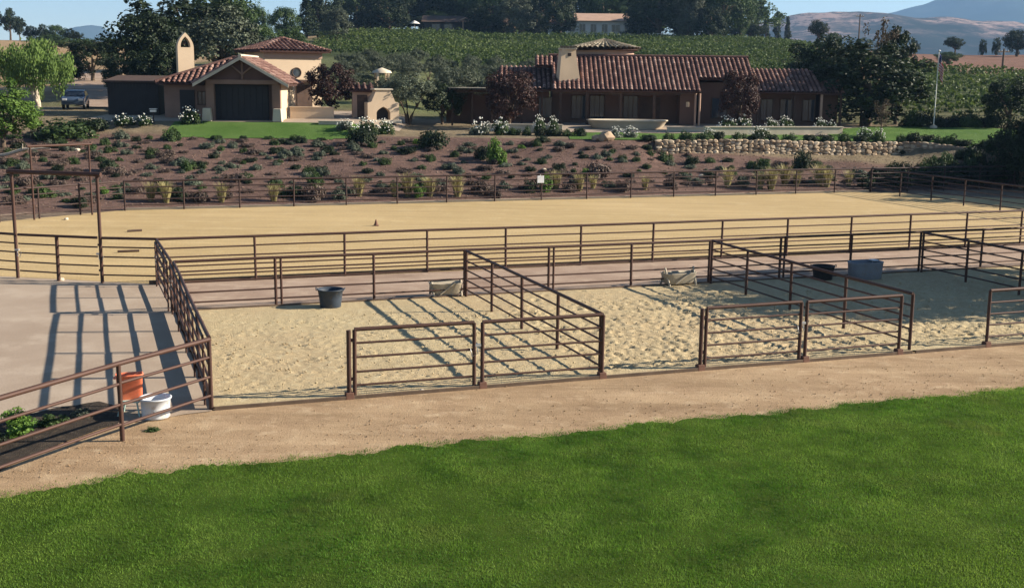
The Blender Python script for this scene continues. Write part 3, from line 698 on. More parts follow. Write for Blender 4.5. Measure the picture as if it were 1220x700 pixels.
# small stones
def rock(label, px, py, r, z=0.0, P=None, mat=None, sz=.7):
    bm = bmesh.new(); bmesh.ops.create_icosphere(bm, subdivisions=2, radius=r)
    q = random.Random(int(px * 7 + py))
    for v_ in bm.verts: v_.co *= q.uniform(.82, 1.12); v_.co.z *= sz
    me_ = bpy.data.meshes.new('rock'); bm.to_mesh(me_); bm.free()
    for f_ in me_.polygons: f_.use_smooth = False
    o_ = mesh_obj('rock', me_, mat or MAT['concrete']); p_ = P or gp(px, py); o_.location = (p_.x, p_.y, (P.z if P else z) + r * .4)
    return tag(o_, label, 'rock')
rock('small pale stone below the gate in front of the first pen', 503, 467, .07)
rock('small white stone under the entry gate post at left', 73, 334, .10)
rock('white stone at the foot of the far left arena fence', 79, 262, .11)
# weed by the slanting fence is built with the plants

# ------------------------------------------------------------------ plants
def cloud(cen, rad, per, size, r, out_c=None, droop=0.0, flat=0.0):
    """leaf quads around clump centres -> verts, faces, tint"""
    cen = np.asarray(cen, float); rad = np.asarray(rad, float)
    if rad.ndim == 1: rad = np.repeat(rad[:, None], 3, 1)
    k = len(cen); ctint = r.uniform(0, 1, k)
    idx = np.repeat(np.arange(k), per); n_ = len(idx)
    d = r.normal(0, 1, (n_, 3)); d /= np.linalg.norm(d, axis=1)[:, None]
    rr = r.uniform(0.35, 1.0, n_) ** 0.6
    p_ = cen[idx] + d * rad[idx] * rr[:, None]
    if droop: p_[:, 2] -= droop * r.random(n_) ** 1.5
    nrm = d * 0.8 + r.normal(0, 0.6, (n_, 3)) + np.array([0, 0, 0.35])
    if out_c is not None:
        q = p_ - np.asarray(out_c); nrm += 0.6 * q / (np.linalg.norm(q, axis=1)[:, None] + 1e-6)
    if droop: nrm[:, 2] *= 0.3
    nrm /= np.linalg.norm(nrm, axis=1)[:, None]
    a = np.cross(nrm, r.normal(0, 1, (n_, 3))); a /= np.linalg.norm(a, axis=1)[:, None] + 1e-9
    b = np.cross(nrm, a)
    s = size * r.uniform(0.55, 1.25, n_)[:, None]
    el = 1.0
    if droop: a = np.tile(np.array([[0, 0, -1.0]]), (n_, 1)); b = np.cross(nrm, a); b /= np.linalg.norm(b, axis=1)[:, None] + 1e-9; el = 2.2
    fold = nrm * s * 0.18
    v_ = np.stack([p_ - a * s * el * .5, p_ + b * s * .42 + fold, p_ + a * s * el * .5, p_ - b * s * .42 + fold], 1).reshape(-1, 3)
    t_ = np.clip(0.55 * ctint[idx] + 0.45 * r.random(n_), 0, 1)
    return v_, np.arange(4 * n_).reshape(-1, 4), np.repeat(t_, 4)
def leaf_mesh(name, v_, f_, t_, mat):
    me_ = np_mesh(name, v_, f_); set_attr(me_, 'tint', t_); me_.materials.append(mat); return me_

PROTO = {}
def ellip_clumps(k, c, rx, ry, rz_, r, inner=0.35, lump=0.18):
    out = []; ph = r.uniform(0, 6.28, 6)
    while len(out) < k:
        d = r.normal(0, 1, 3); d /= np.linalg.norm(d)
        if d[2] < -0.55 and r.random() < .7: continue
        th = math.atan2(d[1], d[0])
        m_ = 1 + lump * (math.sin(3 * th + ph[0]) * .5 + math.sin(5 * th + ph[1] + 3 * d[2]) * .5 + math.sin(4 * d[2] + ph[2]))
        rr = (inner + (1 - inner) * r.random() ** .5) * m_
        out.append((c[0] + d[0] * rx * rr, c[1] + d[1] * ry * rr, c[2] + d[2] * rz_ * rr))
    return np.array(out)
def make_proto(key, shape, mat, bark, seed):
    r = np.random.default_rng(seed); Hh = 8.0; Wd = 7.0; tb = MB()
    if shape == 'oak':
        cl = ellip_clumps(85, (0, 0, 5.0), 3.1, 3.1, 2.7, r); rad = r.uniform(.45, .95, len(cl)); v_, f_, t_ = cloud(cl, rad, 80, .30, r, (0, 0, 4.6))
        tb.tube([(0, 0, -.6), (.05, 0, .8), (.1, .05, 2.4), (0, .1, 4.6)], [.36, .27, .22, .1], 9)
        for c_ in cl[::9]: tb.tube([(.08, .05, 1.9 + .8 * r.random()), tuple((c_ * .5 + np.array([0, 0, 1.7]))), tuple(c_)], [.15, .09, .03], 6)
    elif shape == 'mass':
        Wd = 7.0; cl = ellip_clumps(105, (0, 0, 4.1), 3.0, 3.0, 3.7, r, .4, .16); cl[:, 2] = np.maximum(cl[:, 2], .5); rad = r.uniform(.5, .95, len(cl)); v_, f_, t_ = cloud(cl, rad, 80, .29, r, (0, 0, 4.0))
        tb.tube([(0, 0, -.6), (.05, 0, 2.4), (0, .1, 5.6)], [.36, .27, .1], 8)
        for c_ in cl[::11]: tb.tube([(.05, .05, 1.5), tuple((c_ * .5 + np.array([0, 0, 1.3]))), tuple(c_)], [.12, .08, .03], 6)
    elif shape == 'round':
        Wd = 6.4; cl = ellip_clumps(80, (0, 0, 4.6), 2.8, 2.8, 3.1, r, .5, .1); rad = r.uniform(.45, .8, len(cl)); v_, f_, t_ = cloud(cl, rad, 85, .27, r, (0, 0, 4.4))
        tb.tube([(0, 0, -.6), (0, .05, 1.4), (.05, 0, 4.5)], [.26, .2, .08], 8)
        for c_ in cl[::12]: tb.tube([(0, .05, 1.6), tuple(c_ * .6 + np.array([0, 0, 1.2])), tuple(c_)], [.1, .07, .02], 6)
    elif shape == 'olive':
        Wd = 7.4; cl = ellip_clumps(75, (0, 0, 5.2), 3.3, 3.0, 2.4, r, .4, .2); rad = r.uniform(.4, .85, len(cl)); v_, f_, t_ = cloud(cl, rad, 85, .24, r, (0, 0, 4.6))
        for a in (0.2, 2.1, 4.4):
            tb.tube([(0.1 * math.cos(a), .1 * math.sin(a), -.6), (.35 * math.cos(a), .35 * math.sin(a), 1.2), (.9 * math.cos(a), .9 * math.sin(a), 2.8), (1.8 * math.cos(a), 1.8 * math.sin(a), 4.6)], [.2, .16, .12, .04], 7)
    elif shape == 'weep':
        Wd = 7.4; cl = ellip_clumps(80, (0, 0, 5.4), 3.1, 3.1, 2.3, r, .45, .2); rad = r.uniform(.4, .8, len(cl)); v_, f_, t_ = cloud(cl, rad, 150, .15, r, (0, 0, 4.6), droop=1.9)
        tb.tube([(0, 0, -.6), (.15, 0, 1.2), (.05, .1, 3), (.3, 0, 5)], [.3, .25, .2, .08], 8)
        tb.tube([(.1, 0, 1.0), (-.7, .2, 2.6), (-1.3, .2, 4.8)], [.18, .13, .05], 7)
    elif shape == 'conifer':
        Wd = 4.6; cl, rad = [], []
        for z_ in np.linspace(1.0, 7.7, 17):
            R_ = 2.25 * (1 - (z_ - .6) / 7.4) ** .8 * r.uniform(.8, 1.12); n_ = max(2, int(3 + R_ * 3))
            for k in range(n_):
                a = r.uniform(0, 6.28); q = r.uniform(.35, .95); cl.append((R_ * q * math.cos(a), R_ * q * math.sin(a), z_ - .35 * q)); rad.append((.48, .48, .3))
        v_, f_, t_ = cloud(cl, np.array(rad), 55, .25, r, (0, 0, 3))
        tb.tube([(0, 0, -.6), (0, 0, 3), (0, 0, 7.8)], [.22, .16, .03], 8)
    elif shape == 'tall':
        Wd = 5.0; cl = np.concatenate([ellip_clumps(28, (0, 0, 6.0), 1.6, 1.6, 1.8, r, .3, .3), ellip_clumps(30, (.4, 0, 3.9), 2.1, 2.1, 1.8, r, .4, .3), ellip_clumps(18, (-.9, .3, 5.2), 1.2, 1.2, 1.3, r, .3, .3)])
        rad = r.uniform(.35, .75, len(cl)); v_, f_, t_ = cloud(cl, rad, 80, .26, r, (0, 0, 4.4))
        tb.tube([(0, 0, -.6), (.1, 0, 2), (0, .1, 5), (.1, 0, 7.4)], [.25, .2, .13, .03], 8)
        for c_ in cl[::8]: tb.tube([(.05, .05, c_[2] * .7), tuple(c_)], [.08, .02], 6)
    elif shape == 'wisp':
        Wd = 5.0; cl = ellip_clumps(34, (0, 0, 5.4), 2.0, 2.0, 2.3, r, .3, .35); rad = r.uniform(.3, .6, len(cl)); v_, f_, t_ = cloud(cl, rad, 45, .22, r)
        tb.tube([(0, 0, -.6), (.1, 0, 2), (-.1, .1, 5), (.1, 0, 7.4)], [.2, .15, .1, .03], 7)
        for c_ in cl[::4]: tb.tube([(0, .05, c_[2] * .6), tuple(c_)], [.07, .015], 5)
    tm = tb.mesh('trunk'); tm.materials.append(bark)
    # normalise so top of crown is at 8
    top = np.percentile(v_[:, 2], 99.7); v_[:, 2] *= 8.0 / top
    wx = np.percentile(np.abs(v_[:, :2]), 98.5)
    PROTO[key] = (tm, leaf_mesh('crown', v_, f_, t_, mat), Hh, 2 * wx)
for key, shp, mt, bk, sd_ in (
    ('oak_dark', 'oak', 'leaf_dark', 'bark', 1), ('oak_dark2', 'oak', 'leaf_dark', 'bark', 2), ('oak_mid', 'oak', 'leaf_mid', 'bark', 3), ('oak_mid2', 'round', 'leaf_mid', 'bark', 4),
    ('round_dark', 'round', 'leaf_dark', 'bark', 5), ('olive', 'olive', 'leaf_olive', 'bark', 6), ('plum', 'round', 'leaf_red', 'bark', 7), ('pepper', 'weep', 'leaf_pepper', 'bark_pale', 8),
    ('bright', 'round', 'leaf_bright', 'bark', 9), ('conifer', 'conifer', 'leaf_dark', 'bark', 10), ('tall', 'tall', 'leaf_dark', 'bark', 12), ('tall_mid', 'tall', 'leaf_mid', 'bark', 13),
    ('mass_dark', 'mass', 'leaf_dark', 'bark', 21), ('mass_dark2', 'mass', 'leaf_dark', 'bark', 22), ('mass_mid', 'mass', 'leaf_mid', 'bark', 23), ('mass_olive', 'mass', 'leaf_olive', 'bark', 24),
    ('wisp', 'wisp', 'leaf_brown', 'bark', 14), ('brownoak', 'oak', 'leaf_olive', 'bark', 15)):
    make_proto(key, shp, MAT[mt], MAT[bk], sd_)
def put_tree(name, key, x_, y_, h, wd, label, group=None, rz=None):
    tm, cm, Hh, Wd = PROTO[key]; z_ = tz(x_, y_)
    e = empty(name, (x_, y_, z_), rnd.uniform(0, 6.28) if rz is None else rz, label, 'tree', group)
    e.scale = (wd / Wd, wd / Wd, h / Hh)
    mesh_obj('trunk', tm, None, e); mesh_obj('crown', cm, None, e); return e
def tree(name, key, px, top, Y, wpx, label, group=None):
    P = at(px, top, Y); base = tz(P.x, Y)
    return put_tree(name, key, P.x, Y, P.z - base, wpx / FPX * Y, label, group)

# near the houses
tree('pepper_tree', 'pepper', 40, 48, 92, 96, 'light green drooping tree with pale trunk at far left')
tree('bright_tree', 'bright', -2, 96, 76, 84, 'bright yellow green leafy tree cut by the left edge')
tree('dark_tree', 'oak_dark', 168, 16, 112, 92, 'dark evergreen tree behind the bell gable, left of the tallest')
tree('dark_tree', 'oak_dark2', 222, -6, 122, 130, 'tallest dark evergreen tree behind the garage roof')
tree('dark_tree', 'brownoak', 262, 8, 116, 112, 'olive brown tree behind the garage ridge')
tree('green_tree', 'oak_mid', 262, -14, 150, 80, 'brighter green treetop behind the olive brown tree')
tree('dark_tree', 'round_dark', 148, 62, 101, 52, 'low dark tree between the shaded shed and the bell gable')
tree('dark_tree', 'oak_dark', 196, 52, 100, 66, 'dark tree crowding behind the garage side wing')
tree('dark_tree', 'round_dark', 108, 46, 132, 58, 'round dark tree beside the shaded dirt track')
tree('dark_tree', 'oak_dark2', 72, 70, 118, 50, 'dark tree between the drooping tree and the dirt track')
tree('plum_tree', 'plum', 393, 76, 93, 56, 'purple leaved plum tree right of the garage')
tree('plum_tree', 'plum', 607, 84, 92, 58, 'purple leaved plum tree at the left end of the long house')
tree('plum_tree', 'plum', 884, 84, 92, 44, 'purple leaved plum tree before the right wing of the long house')
tree('olive_tree', 'olive', 486, 88, 94, 78, 'grey green olive tree with forked trunk beside the outdoor fireplace')
tree('olive_tree', 'olive', 546, 80, 98, 64, 'grey green olive tree behind the flat pergola')
tree('dark_tree', 'round_dark', 527, 98, 95, 46, 'dark round tree between the two olive trees')
tree('big_dark_tree', 'mass_dark', 1038, 50, 100, 124, 'big dark spreading tree right of the long house')
tree('big_dark_tree', 'mass_dark2', 986, 44, 112, 74, 'dark tree behind the right wing roof')
tree('wispy_tree', 'wisp', 1052, 22, 108, 36, 'thin wispy brown treetop rising above the big dark tree')
tree('dark_tree', 'tall', 1070, 32, 112, 44, 'dark upright tree just right of the wispy treetop')
tree('round_tree', 'oak_mid2', 1072, 72, 104, 54, 'mid green round tree between the big dark tree and the flagpole')
tree('edge_tree', 'round_dark', 1206, 92, 98, 58, 'dark round tree at the right edge beyond the upper lawn')
tree('edge_tree', 'mass_dark2', 1224, 138, 79, 66, 'dark leafy tree cut by the right edge above the arena')
tree('young_tree', 'wisp', 1052, 118, 90, 22, 'young thin tree with pale trunk on the upper lawn')
# trees standing right of the picture whose shade crosses the pens and the bank
for x_, y_, h, wd, lb in ((20.9, 39.8, 6.4, 4.4, 'leafy tree right of the pens, nearest to them'), (24.4, 41.8, 8.2, 5.4, 'leafy tree right of the pens, beside the alley'), (24.0, 37.2, 8.0, 5.0, 'leafy tree right of the pens, farthest out'),
                          (43, 73, 8.5, 8, 'leafy tree right of the arena corner'), (47, 77, 10, 9, 'tall leafy tree right of the planted bank'), (39.5, 78.5, 7, 7, 'leafy tree beside the right end of the bank'), (53, 72, 11, 9, 'leafy tree well right of the arena'), (52, 82, 11, 9, 'leafy tree right of the upper lawn'), (46, 69, 8, 8, 'leafy tree beside the arena end')):
    put_tree('shade_tree', rnd.choice(['mass_dark', 'mass_mid', 'mass_dark2']), x_, y_, h, wd, lb)
# trees along the ridge and beyond
ridge_trees = [
    ('eucalyptus', 'tall', 10, 10, 320, 26, 'tall dark eucalyptus on the far left skyline'), ('eucalyptus', 'tall', 22, 20, 330, 16, 'shorter dark eucalyptus beside the tall one on the left skyline'),
    ('ridge_tree', 'oak_dark', 36, 31, 300, 16, 'small dark tree on the left skyline next to the eucalyptus'), ('ridge_tree', 'round_dark', 50, 29, 300, 14, 'second small dark tree on the left skyline'),
    ('ridge_tree', 'oak_mid', 66, 30, 296, 20, 'middle bushy tree on the left skyline'), ('ridge_tree', 'oak_dark', 82, 34, 290, 16, 'dark bushy tree on the left skyline near the blue peak'),
    ('ridge_tree', 'tall', 92, 38, 280, 14, 'last small dark tree left of the blue peak'), ('ridge_tree', 'oak_mid', 60, 42, 230, 46, 'low green tree mass below the left skyline'),
    ('ridge_tree', 'oak_mid', 100, 46, 200, 34, 'green bushy tree below the blue peak'), ('ridge_tree', 'tall_mid', 128, 44, 180, 24, 'green tree right of the blue peak'),
    ('ridge_tree', 'tall', 289, 2, 240, 26, 'dark upright tree on the skyline above the garage'), ('ridge_tree', 'oak_mid2', 306, 8, 236, 28, 'green round tree on the skyline above the garage'),
    ('ridge_tree', 'oak_mid2', 338, 9, 232, 34, 'round green tree standing alone against the sky'), ('ridge_tree', 'conifer', 364, -4, 250, 26, 'dark conifer left of the pale round tree'),
    ('ridge_tree', 'conifer', 378, -16, 256, 26, 'taller dark conifer behind the pale round tree'), ('ridge_tree', 'olive', 400, 10, 228, 34, 'pale green round tree beside the hill road'),
    ('ridge_tree', 'oak_dark', 388, -14, 275, 44, 'dark treetop behind the hill road'), ('ridge_tree', 'oak_mid', 312, 30, 160, 40, 'green bushy tree above the tower roof'),
    ('ridge_tree', 'oak_mid2', 344, 34, 170, 40, 'second green bushy tree above the tower roof'),
    ('ridge_tree', 'tall_mid', 424, -24, 292, 34, 'tall green tree left end of the big tree belt'), ('ridge_tree', 'conifer', 440, -20, 285, 30, 'dark conifer in the big tree belt, left'),
    ('ridge_tree', 'oak_dark', 462, -8, 280, 52, 'dark oak in the big tree belt, left of the timber house'), ('ridge_tree', 'tall', 486, -26, 300, 36, 'tall dark tree behind the timber house, left'),
    ('ridge_tree', 'conifer', 506, -30, 306, 34, 'dark conifer behind the timber house'), ('ridge_tree', 'oak_dark2', 536, -20, 306, 56, 'dark oak behind the timber house'),
    ('ridge_tree', 'tall_mid', 566, -24, 300, 44, 'green tree right behind the timber house'), ('ridge_tree', 'oak_mid', 588, -14, 290, 50, 'broad green tree right of the timber house'),
    ('ridge_tree', 'oak_dark', 578, 6, 276, 46, 'dark low oak right of the timber house'), ('ridge_tree', 'olive', 612, -6, 276, 46, 'grey green tree between the two ridge houses'),
    ('ridge_tree', 'round_dark', 640, 14, 283, 28, 'dark round tree left of the white house'), ('ridge_tree', 'oak_dark', 668, -16, 272, 40, 'dark oak standing before the white house'),
    ('ridge_tree', 'oak_dark2', 648, -26, 310, 60, 'dark oak behind the white house, left'), ('ridge_tree', 'oak_mid', 722, -20, 312, 62, 'green oak behind the white house roof'),
    ('ridge_tree', 'tall_mid', 748, -10, 300, 44, 'green tree behind the right end of the white house'), ('ridge_tree', 'oak_dark', 786, -24, 276, 72, 'large dark oak right of the white house'),
    ('ridge_tree', 'conifer', 766, -14, 282, 34, 'dark conifer touching the white house'), ('ridge_tree', 'oak_dark2', 826, -26, 280, 66, 'very large dark oak right of the white fence'),
    ('ridge_tree', 'olive', 822, -10, 270, 40, 'grey green tree before the very large dark oak'), ('ridge_tree', 'oak_mid', 862, -16, 276, 64, 'broad green oak at the right end of the tree belt'),
    ('ridge_tree', 'round_dark', 848, 8, 268, 40, 'low dark round tree under the broad green oak'), ('ridge_tree', 'oak_mid', 884, 2, 282, 30, 'green tree at the very end of the tree belt'),
    ('pine_tree', 'conifer', 902, 12, 390, 13, 'first small pine on the right skyline'), ('pine_tree', 'conifer', 914, 12, 392, 14, 'second small pine on the right skyline'),
    ('pine_tree', 'conifer', 927, 14, 394, 14, 'third small pine on the right skyline'), ('pine_tree', 'conifer', 939, 20, 396, 12, 'fourth small pine on the right skyline'),
    ('lone_tree', 'oak_dark', 977, 24, 300, 22, 'lone round dark tree before the lilac hill'), ('ridge_tree', 'oak_mid', 993, 39, 290, 16, 'small low tree right of the lone dark tree'),
    ('oak_tree', 'oak_dark', 1139, 44, 300, 22, 'dark spreading oak on the brown field at right'), ('small_tree', 'round_dark', 1090, 48, 300, 12, 'tiny dark tree left of the spreading oak'),
    ('small_tree', 'round_dark', 1172, 47, 310, 9, 'tiny tree right of the spreading oak'), ('small_tree', 'round_dark', 1188, 45, 310, 10, 'second tiny tree right of the spreading oak'),
    ('oak_tree', 'oak_dark2', 1214, 36, 290, 32, 'dark tree at the right edge of the brown field'), ('small_tree', 'oak_mid', 1130, 62, 235, 30, 'olive green tree on the slope below the spreading oak'),
    ('small_tree', 'oak_dark', 960, 66, 150, 50, 'dark bushy tree on the vineyard slope above the right wing'), ('small_tree', 'oak_mid', 1012, 62, 150, 44, 'green bushy tree on the vineyard slope behind the big dark tree')]
RM = {'oak_dark': 'mass_dark', 'oak_dark2': 'mass_dark2', 'oak_mid': 'mass_mid', 'olive': 'mass_olive', 'round_dark': 'mass_dark', 'oak_mid2': 'mass_mid'}
for a in ridge_trees:
    a = list(a); a[1] = RM.get(a[1], a[1]) if a[2] not in (977, 1139) else a[1]
    if a[1] == 'conifer': a[5] *= 1.25
    tree(*a, group='trees along the ridge')
for k, px in enumerate(range(412, 905, 22)):
    P = at(px + rnd.uniform(-6, 6), 40, 296 + rnd.uniform(0, 8)); put_tree('ridge_bush', ['mass_dark', 'mass_dark2', 'mass_mid'][k % 3], P.x, P.y, rnd.uniform(2.6, 4.6), rnd.uniform(6, 9), 'low dark bush at the foot of the ridge tree belt', 'bushes under the ridge tree belt')
BL = ['leftmost', 'second', 'third', 'fourth', 'fifth', 'sixth', 'seventh', 'eighth', 'ninth', 'tenth', 'eleventh', 'twelfth']
for k, px in enumerate(range(428, 900, 42)):
    tree('belt_tree', ['mass_dark', 'mass_mid', 'mass_dark2', 'tall_mid'][k % 4], px + rnd.uniform(-8, 8), rnd.uniform(-34, -12), 335 + rnd.uniform(0, 12), 66, 'tall tree in the back of the ridge belt, %s from the left' % BL[k], 'trees along the ridge')

# shrubs
SH = {}
def shrub_proto(key, mat, seed, rx=.55, rz_=.42, cl_n=22, per=80, leaf=.085, up=.0):
    r = np.random.default_rng(seed); cl = []
    while len(cl) < cl_n:
        d = r.normal(0, 1, 3); d[2] = abs(d[2]); d /= np.linalg.norm(d); q = r.uniform(.3, .95)
        cl.append((d[0] * rx * q, d[1] * rx * q, .05 + d[2] * rz_ * q))
    v_, f_, t_ = cloud(cl, np.full(cl_n, rx * .34), per, leaf, r, (0, 0, 0)); v_[:, 2] = np.maximum(v_[:, 2], -.05)
    SH[key] = leaf_mesh('foliage', v_, f_, t_, mat)
def tuft_proto(key, mat, seed, h=.7, n_=260):
    r = np.random.default_rng(seed); a = r.uniform(0, 6.28, n_); sp = r.uniform(.05, .55, n_); hh = h * r.uniform(.5, 1.1, n_); b0 = r.uniform(0, .16, n_)
    ca, sa = np.cos(a), np.sin(a); wv = .016
    B0 = np.stack([ca * b0 - sa * wv, sa * b0 + ca * wv, 0 * a], 1); B1 = np.stack([ca * b0 + sa * wv, sa * b0 - ca * wv, 0 * a], 1)
    M0 = np.stack([ca * (b0 + sp * .45) + sa * wv, sa * (b0 + sp * .45) - ca * wv, hh * .75], 1); M1 = np.stack([ca * (b0 + sp * .45) - sa * wv, sa * (b0 + sp * .45) + ca * wv, hh * .75], 1)
    T0 = np.stack([ca * (b0 + sp) + sa * .004, sa * (b0 + sp), hh], 1); T1 = np.stack([ca * (b0 + sp) - sa * .004, sa * (b0 + sp) + .004, hh], 1)
    v_ = np.stack([B0, B1, M0, M1, T0, T1], 1).reshape(-1, 3); k = np.arange(n_)[:, None] * 6
    f_ = np.concatenate([k + np.array([[0, 1, 2, 3]]), k + np.array([[3, 2, 4, 5]])])
    SH[key] = leaf_mesh('foliage', v_, f_, np.repeat(r.random(n_), 6), mat)
for s in range(3):
    shrub_proto('sage%d' % s, MAT['leaf_sage'], 40 + s); shrub_proto('green%d' % s, MAT['leaf_mid'], 50 + s, .55, .46)
    shrub_proto('dark%d' % s, MAT['leaf_dark'], 60 + s, .55, .5); shrub_proto('heather%d' % s, MAT['leaf_heather'], 70 + s, .55, .36)
    tuft_proto('straw%d' % s, MAT['leaf_straw'], 80 + s)
    shrub_proto('bright%d' % s, MAT['leaf_bright'], 90 + s, .5, .6)
def rose_blooms(seed):
    r = np.random.default_rng(seed); mb = MB()
    for k in range(46):
        d = r.normal(0, 1, 3); d[2] = abs(d[2]) + .25; d[1] -= .25; d /= np.linalg.norm(d); p_ = Vector((d[0] * .58, d[1] * .58, .06 + d[2] * .62)) * r.uniform(.9, 1.1); s_ = r.uniform(.025, .05)
        mb.rings([[p_ + Vector((math.cos(a) * q * s_, math.sin(a) * q * s_, z_ * s_)) for a in [6.2832 * i / 6 for i in range(6)]] for q, z_ in ((.3, -.6), (1, 0), (.6, .6), (.1, .75))], False)
    me_ = mb.mesh('blooms'); me_.materials.append(MAT['petal']); return me_
BLOOM = [rose_blooms(s) for s in range(3)]
def shrub(name, kind, x_, y_, wd, h, label, group, cat='shrub', bloom=False, z=None):
    k = rnd.randrange(3); z_ = tz(x_, y_) if z is None else z
    if bloom:
        e = empty(name, (x_, y_, z_ - .03), rnd.uniform(-.4, .4), label, cat, group); e.scale = (wd / 1.2, wd / 1.2, h / .6)
        mesh_obj('foliage', SH[kind + str(k)], None, e); tag(mesh_obj('blooms', BLOOM[k], None, e), kind='stuff'); return e
    o_ = mesh_obj(name, SH[kind + str(k)]); o_.location = (x_, y_, z_ - .03); o_.rotation_euler = (0, 0, rnd.uniform(0, 6.28)); o_.scale = (wd / 1.2, wd / 1.2 * rnd.uniform(.8, 1.1), h / .58)
    return tag(o_, label, cat, group)
def zone(px):
    for lim, s in ((150, 'far left'), (250, 'left of garage'), (400, 'below garage'), (560, 'below fireplace'), (760, 'below chimney'), (1000, 'below stone wall')):
        if px < lim: return s
    return 'below flagpole'
KW = {'sage': 'low grey green mounded shrub', 'green': 'low green mounded shrub', 'dark': 'dark green mounded shrub', 'heather': 'low brown heathery shrub', 'straw': 'straw yellow grass tuft', 'bright': 'bright green bush'}
pts_ = []; tries = 0
while len(pts_) < 385 and tries < 30000:
    tries += 1
    u_ = rnd.uniform(-14, 60); v_ = rnd.uniform(65.6, 90); q = W(u_, v_)
    if q.y > float(bank_top(q.x)) - .9: continue
    if WALL_X0 - 1 < q.x < WALL_X1 + 2 and q.y > 82.9: continue
    px, py = proj((q.x, q.y, tz(q.x, q.y)))
    if not -40 < px < 1260: continue
    dmin = .95 + 0.5 * math.sin(q.x * .7) * math.sin(q.y * .9)
    if any((q.x - a) ** 2 + (q.y - b) ** 2 < dmin * dmin for a, b in pts_): continue
    pts_.append((q.x, q.y))
for x_, y_ in pts_:
    px, py = proj((x_, y_, tz(x_, y_))); t = rnd.random()
    kind = 'sage' if t < .30 else 'dark' if t < .42 else 'heather' if t < .72 else 'green' if t < .985 else 'bright'
    if px > 1080: kind = rnd.choice(['dark', 'heather', 'green'])
    s = rnd.uniform(.5, 1.2) * (1.35 if rnd.random() < .16 else 1)
    row = 'low on the mulch bank' if py > 195 else 'high on the mulch bank'
    lab = '%s %s, %s' % (KW[kind], row, zone(px))
    shrub('mounded_shrub', kind, x_, y_, s * (1.2 if kind == 'heather' else 1), s * rnd.uniform(.34, .52), lab, lab)
# tufts and bushes right behind the far arena fence
for px, kind, s in ((95, 'dark', .9), (180, 'straw', 1.0), (198, 'straw', 1.15), (212, 'dark', 1), (238, 'heather', 1.1), (264, 'straw', 1.0), (326, 'straw', .95), (375, 'heather', 1.4), (352, 'dark', 1.0), (403, 'sage', 1.0), (428, 'straw', 1.1), (470, 'straw', .8), (486, 'straw', 1.3), (500, 'bright', .9), (512, 'straw', 1.1), (545, 'straw', 1.2), (572, 'heather', 1.3), (590, 'heather', 1.0), (632, 'dark', 1.0), (647, 'bright', 1.2), (662, 'straw', 1.1), (690, 'straw', 1.0), (676, 'heather', 1.0), (706, 'straw', .8), (742, 'heather', 1.2), (768, 'straw', .8), (797, 'heather', 1.0), (866, 'straw', 1.2), (884, 'sage', 1.0), (905, 'straw', 1.1), (918, 'straw', 1.4), (934, 'straw', 1.3), (948, 'straw', 1.0), (975, 'straw', 1.3), (984, 'straw', 1.2), (1010, 'straw', 1.0), (1030, 'dark', 1.3), (1048, 'dark', 1.8), (1068, 'dark', 1.8), (1090, 'dark', 1.6), (1112, 'dark', 1.9), (1136, 'dark', 1.8), (1158, 'dark', 2.0), (1180, 'dark', 2.2), (1203, 'dark', 2.2), (1226, 'dark', 2.4)):
    d = ray(px, 236); u0, v0 = UVc(d.x, d.y); vt = 64.6 + rnd.uniform(-.2, .9); k = vt / v0; x_, y_ = d.x * k, d.y * k
    lab = '%s right behind the far arena fence, %s' % (KW[kind], zone(px))
    shrub('grass_tuft' if kind == 'straw' else 'fence_shrub', kind, x_, y_, s * 1.05, s * (.85 if kind in ('straw', 'bright') else .8), lab, lab, 'grass tuft' if kind == 'straw' else 'shrub')
# shaded thicket at the right end of the bank
for k in range(26):
    px = rnd.uniform(1056, 1240); d = ray(px, 236); u0, v0 = UVc(d.x, d.y); vt = rnd.uniform(64.5, 69.0); q = vt / v0; s_ = rnd.uniform(1.2, 2.0)
    lb = 'big dark bush in the shaded thicket at the right end of the bank'
    shrub('thicket_bush', rnd.choice(['dark', 'dark', 'green']), d.x * q, d.y * q, s_, s_ * rnd.uniform(.55, .75), lb, 'bushes of the shaded thicket')
# bigger picked bushes on the bank
for px, py, Y, wpx, hpx, kind, lab in ((590, 196, 76, 30, 26, 'bright', 'bright green upright bush in the middle of the bank'), (514, 182, 79.5, 44, 26, 'dark', 'largest dark green bush high on the bank left of the bright one'), (575, 190, 77, 24, 18, 'dark', 'dark green bush touching the bright green bush'),
        (957, 192, 80.5, 26, 24, 'dark', 'dark green bush standing before the rubble wall'), (713, 205, 73.5, 36, 24, 'heather', 'big olive brown bush low on the bank before the wall end'), (430, 172, 81, 40, 20, 'dark', 'dark bush before the white roses by the fireplace'), (205, 163, 81.5, 30, 16, 'green', 'green bush at the top of the bank left of the garage lawn'),
        (130, 205, 70, 28, 18, 'dark', 'dark bush low on the bank behind the far gate frame'), (75, 158, 82, 90, 22, 'green', 'broad green hedge bush at the top of the bank before the blue car'), (110, 150, 84.5, 56, 20, 'dark', 'dark green bush right of the blue car'), (1145, 176, 80, 44, 24, 'dark', 'dark round bush on the edge of the flagpole lawn')):
    P_ = at(px, py, Y); shrub('bank_bush', kind, P_.x, Y, wpx / FPX * Y, hpx / FPX * Y, lab, None)
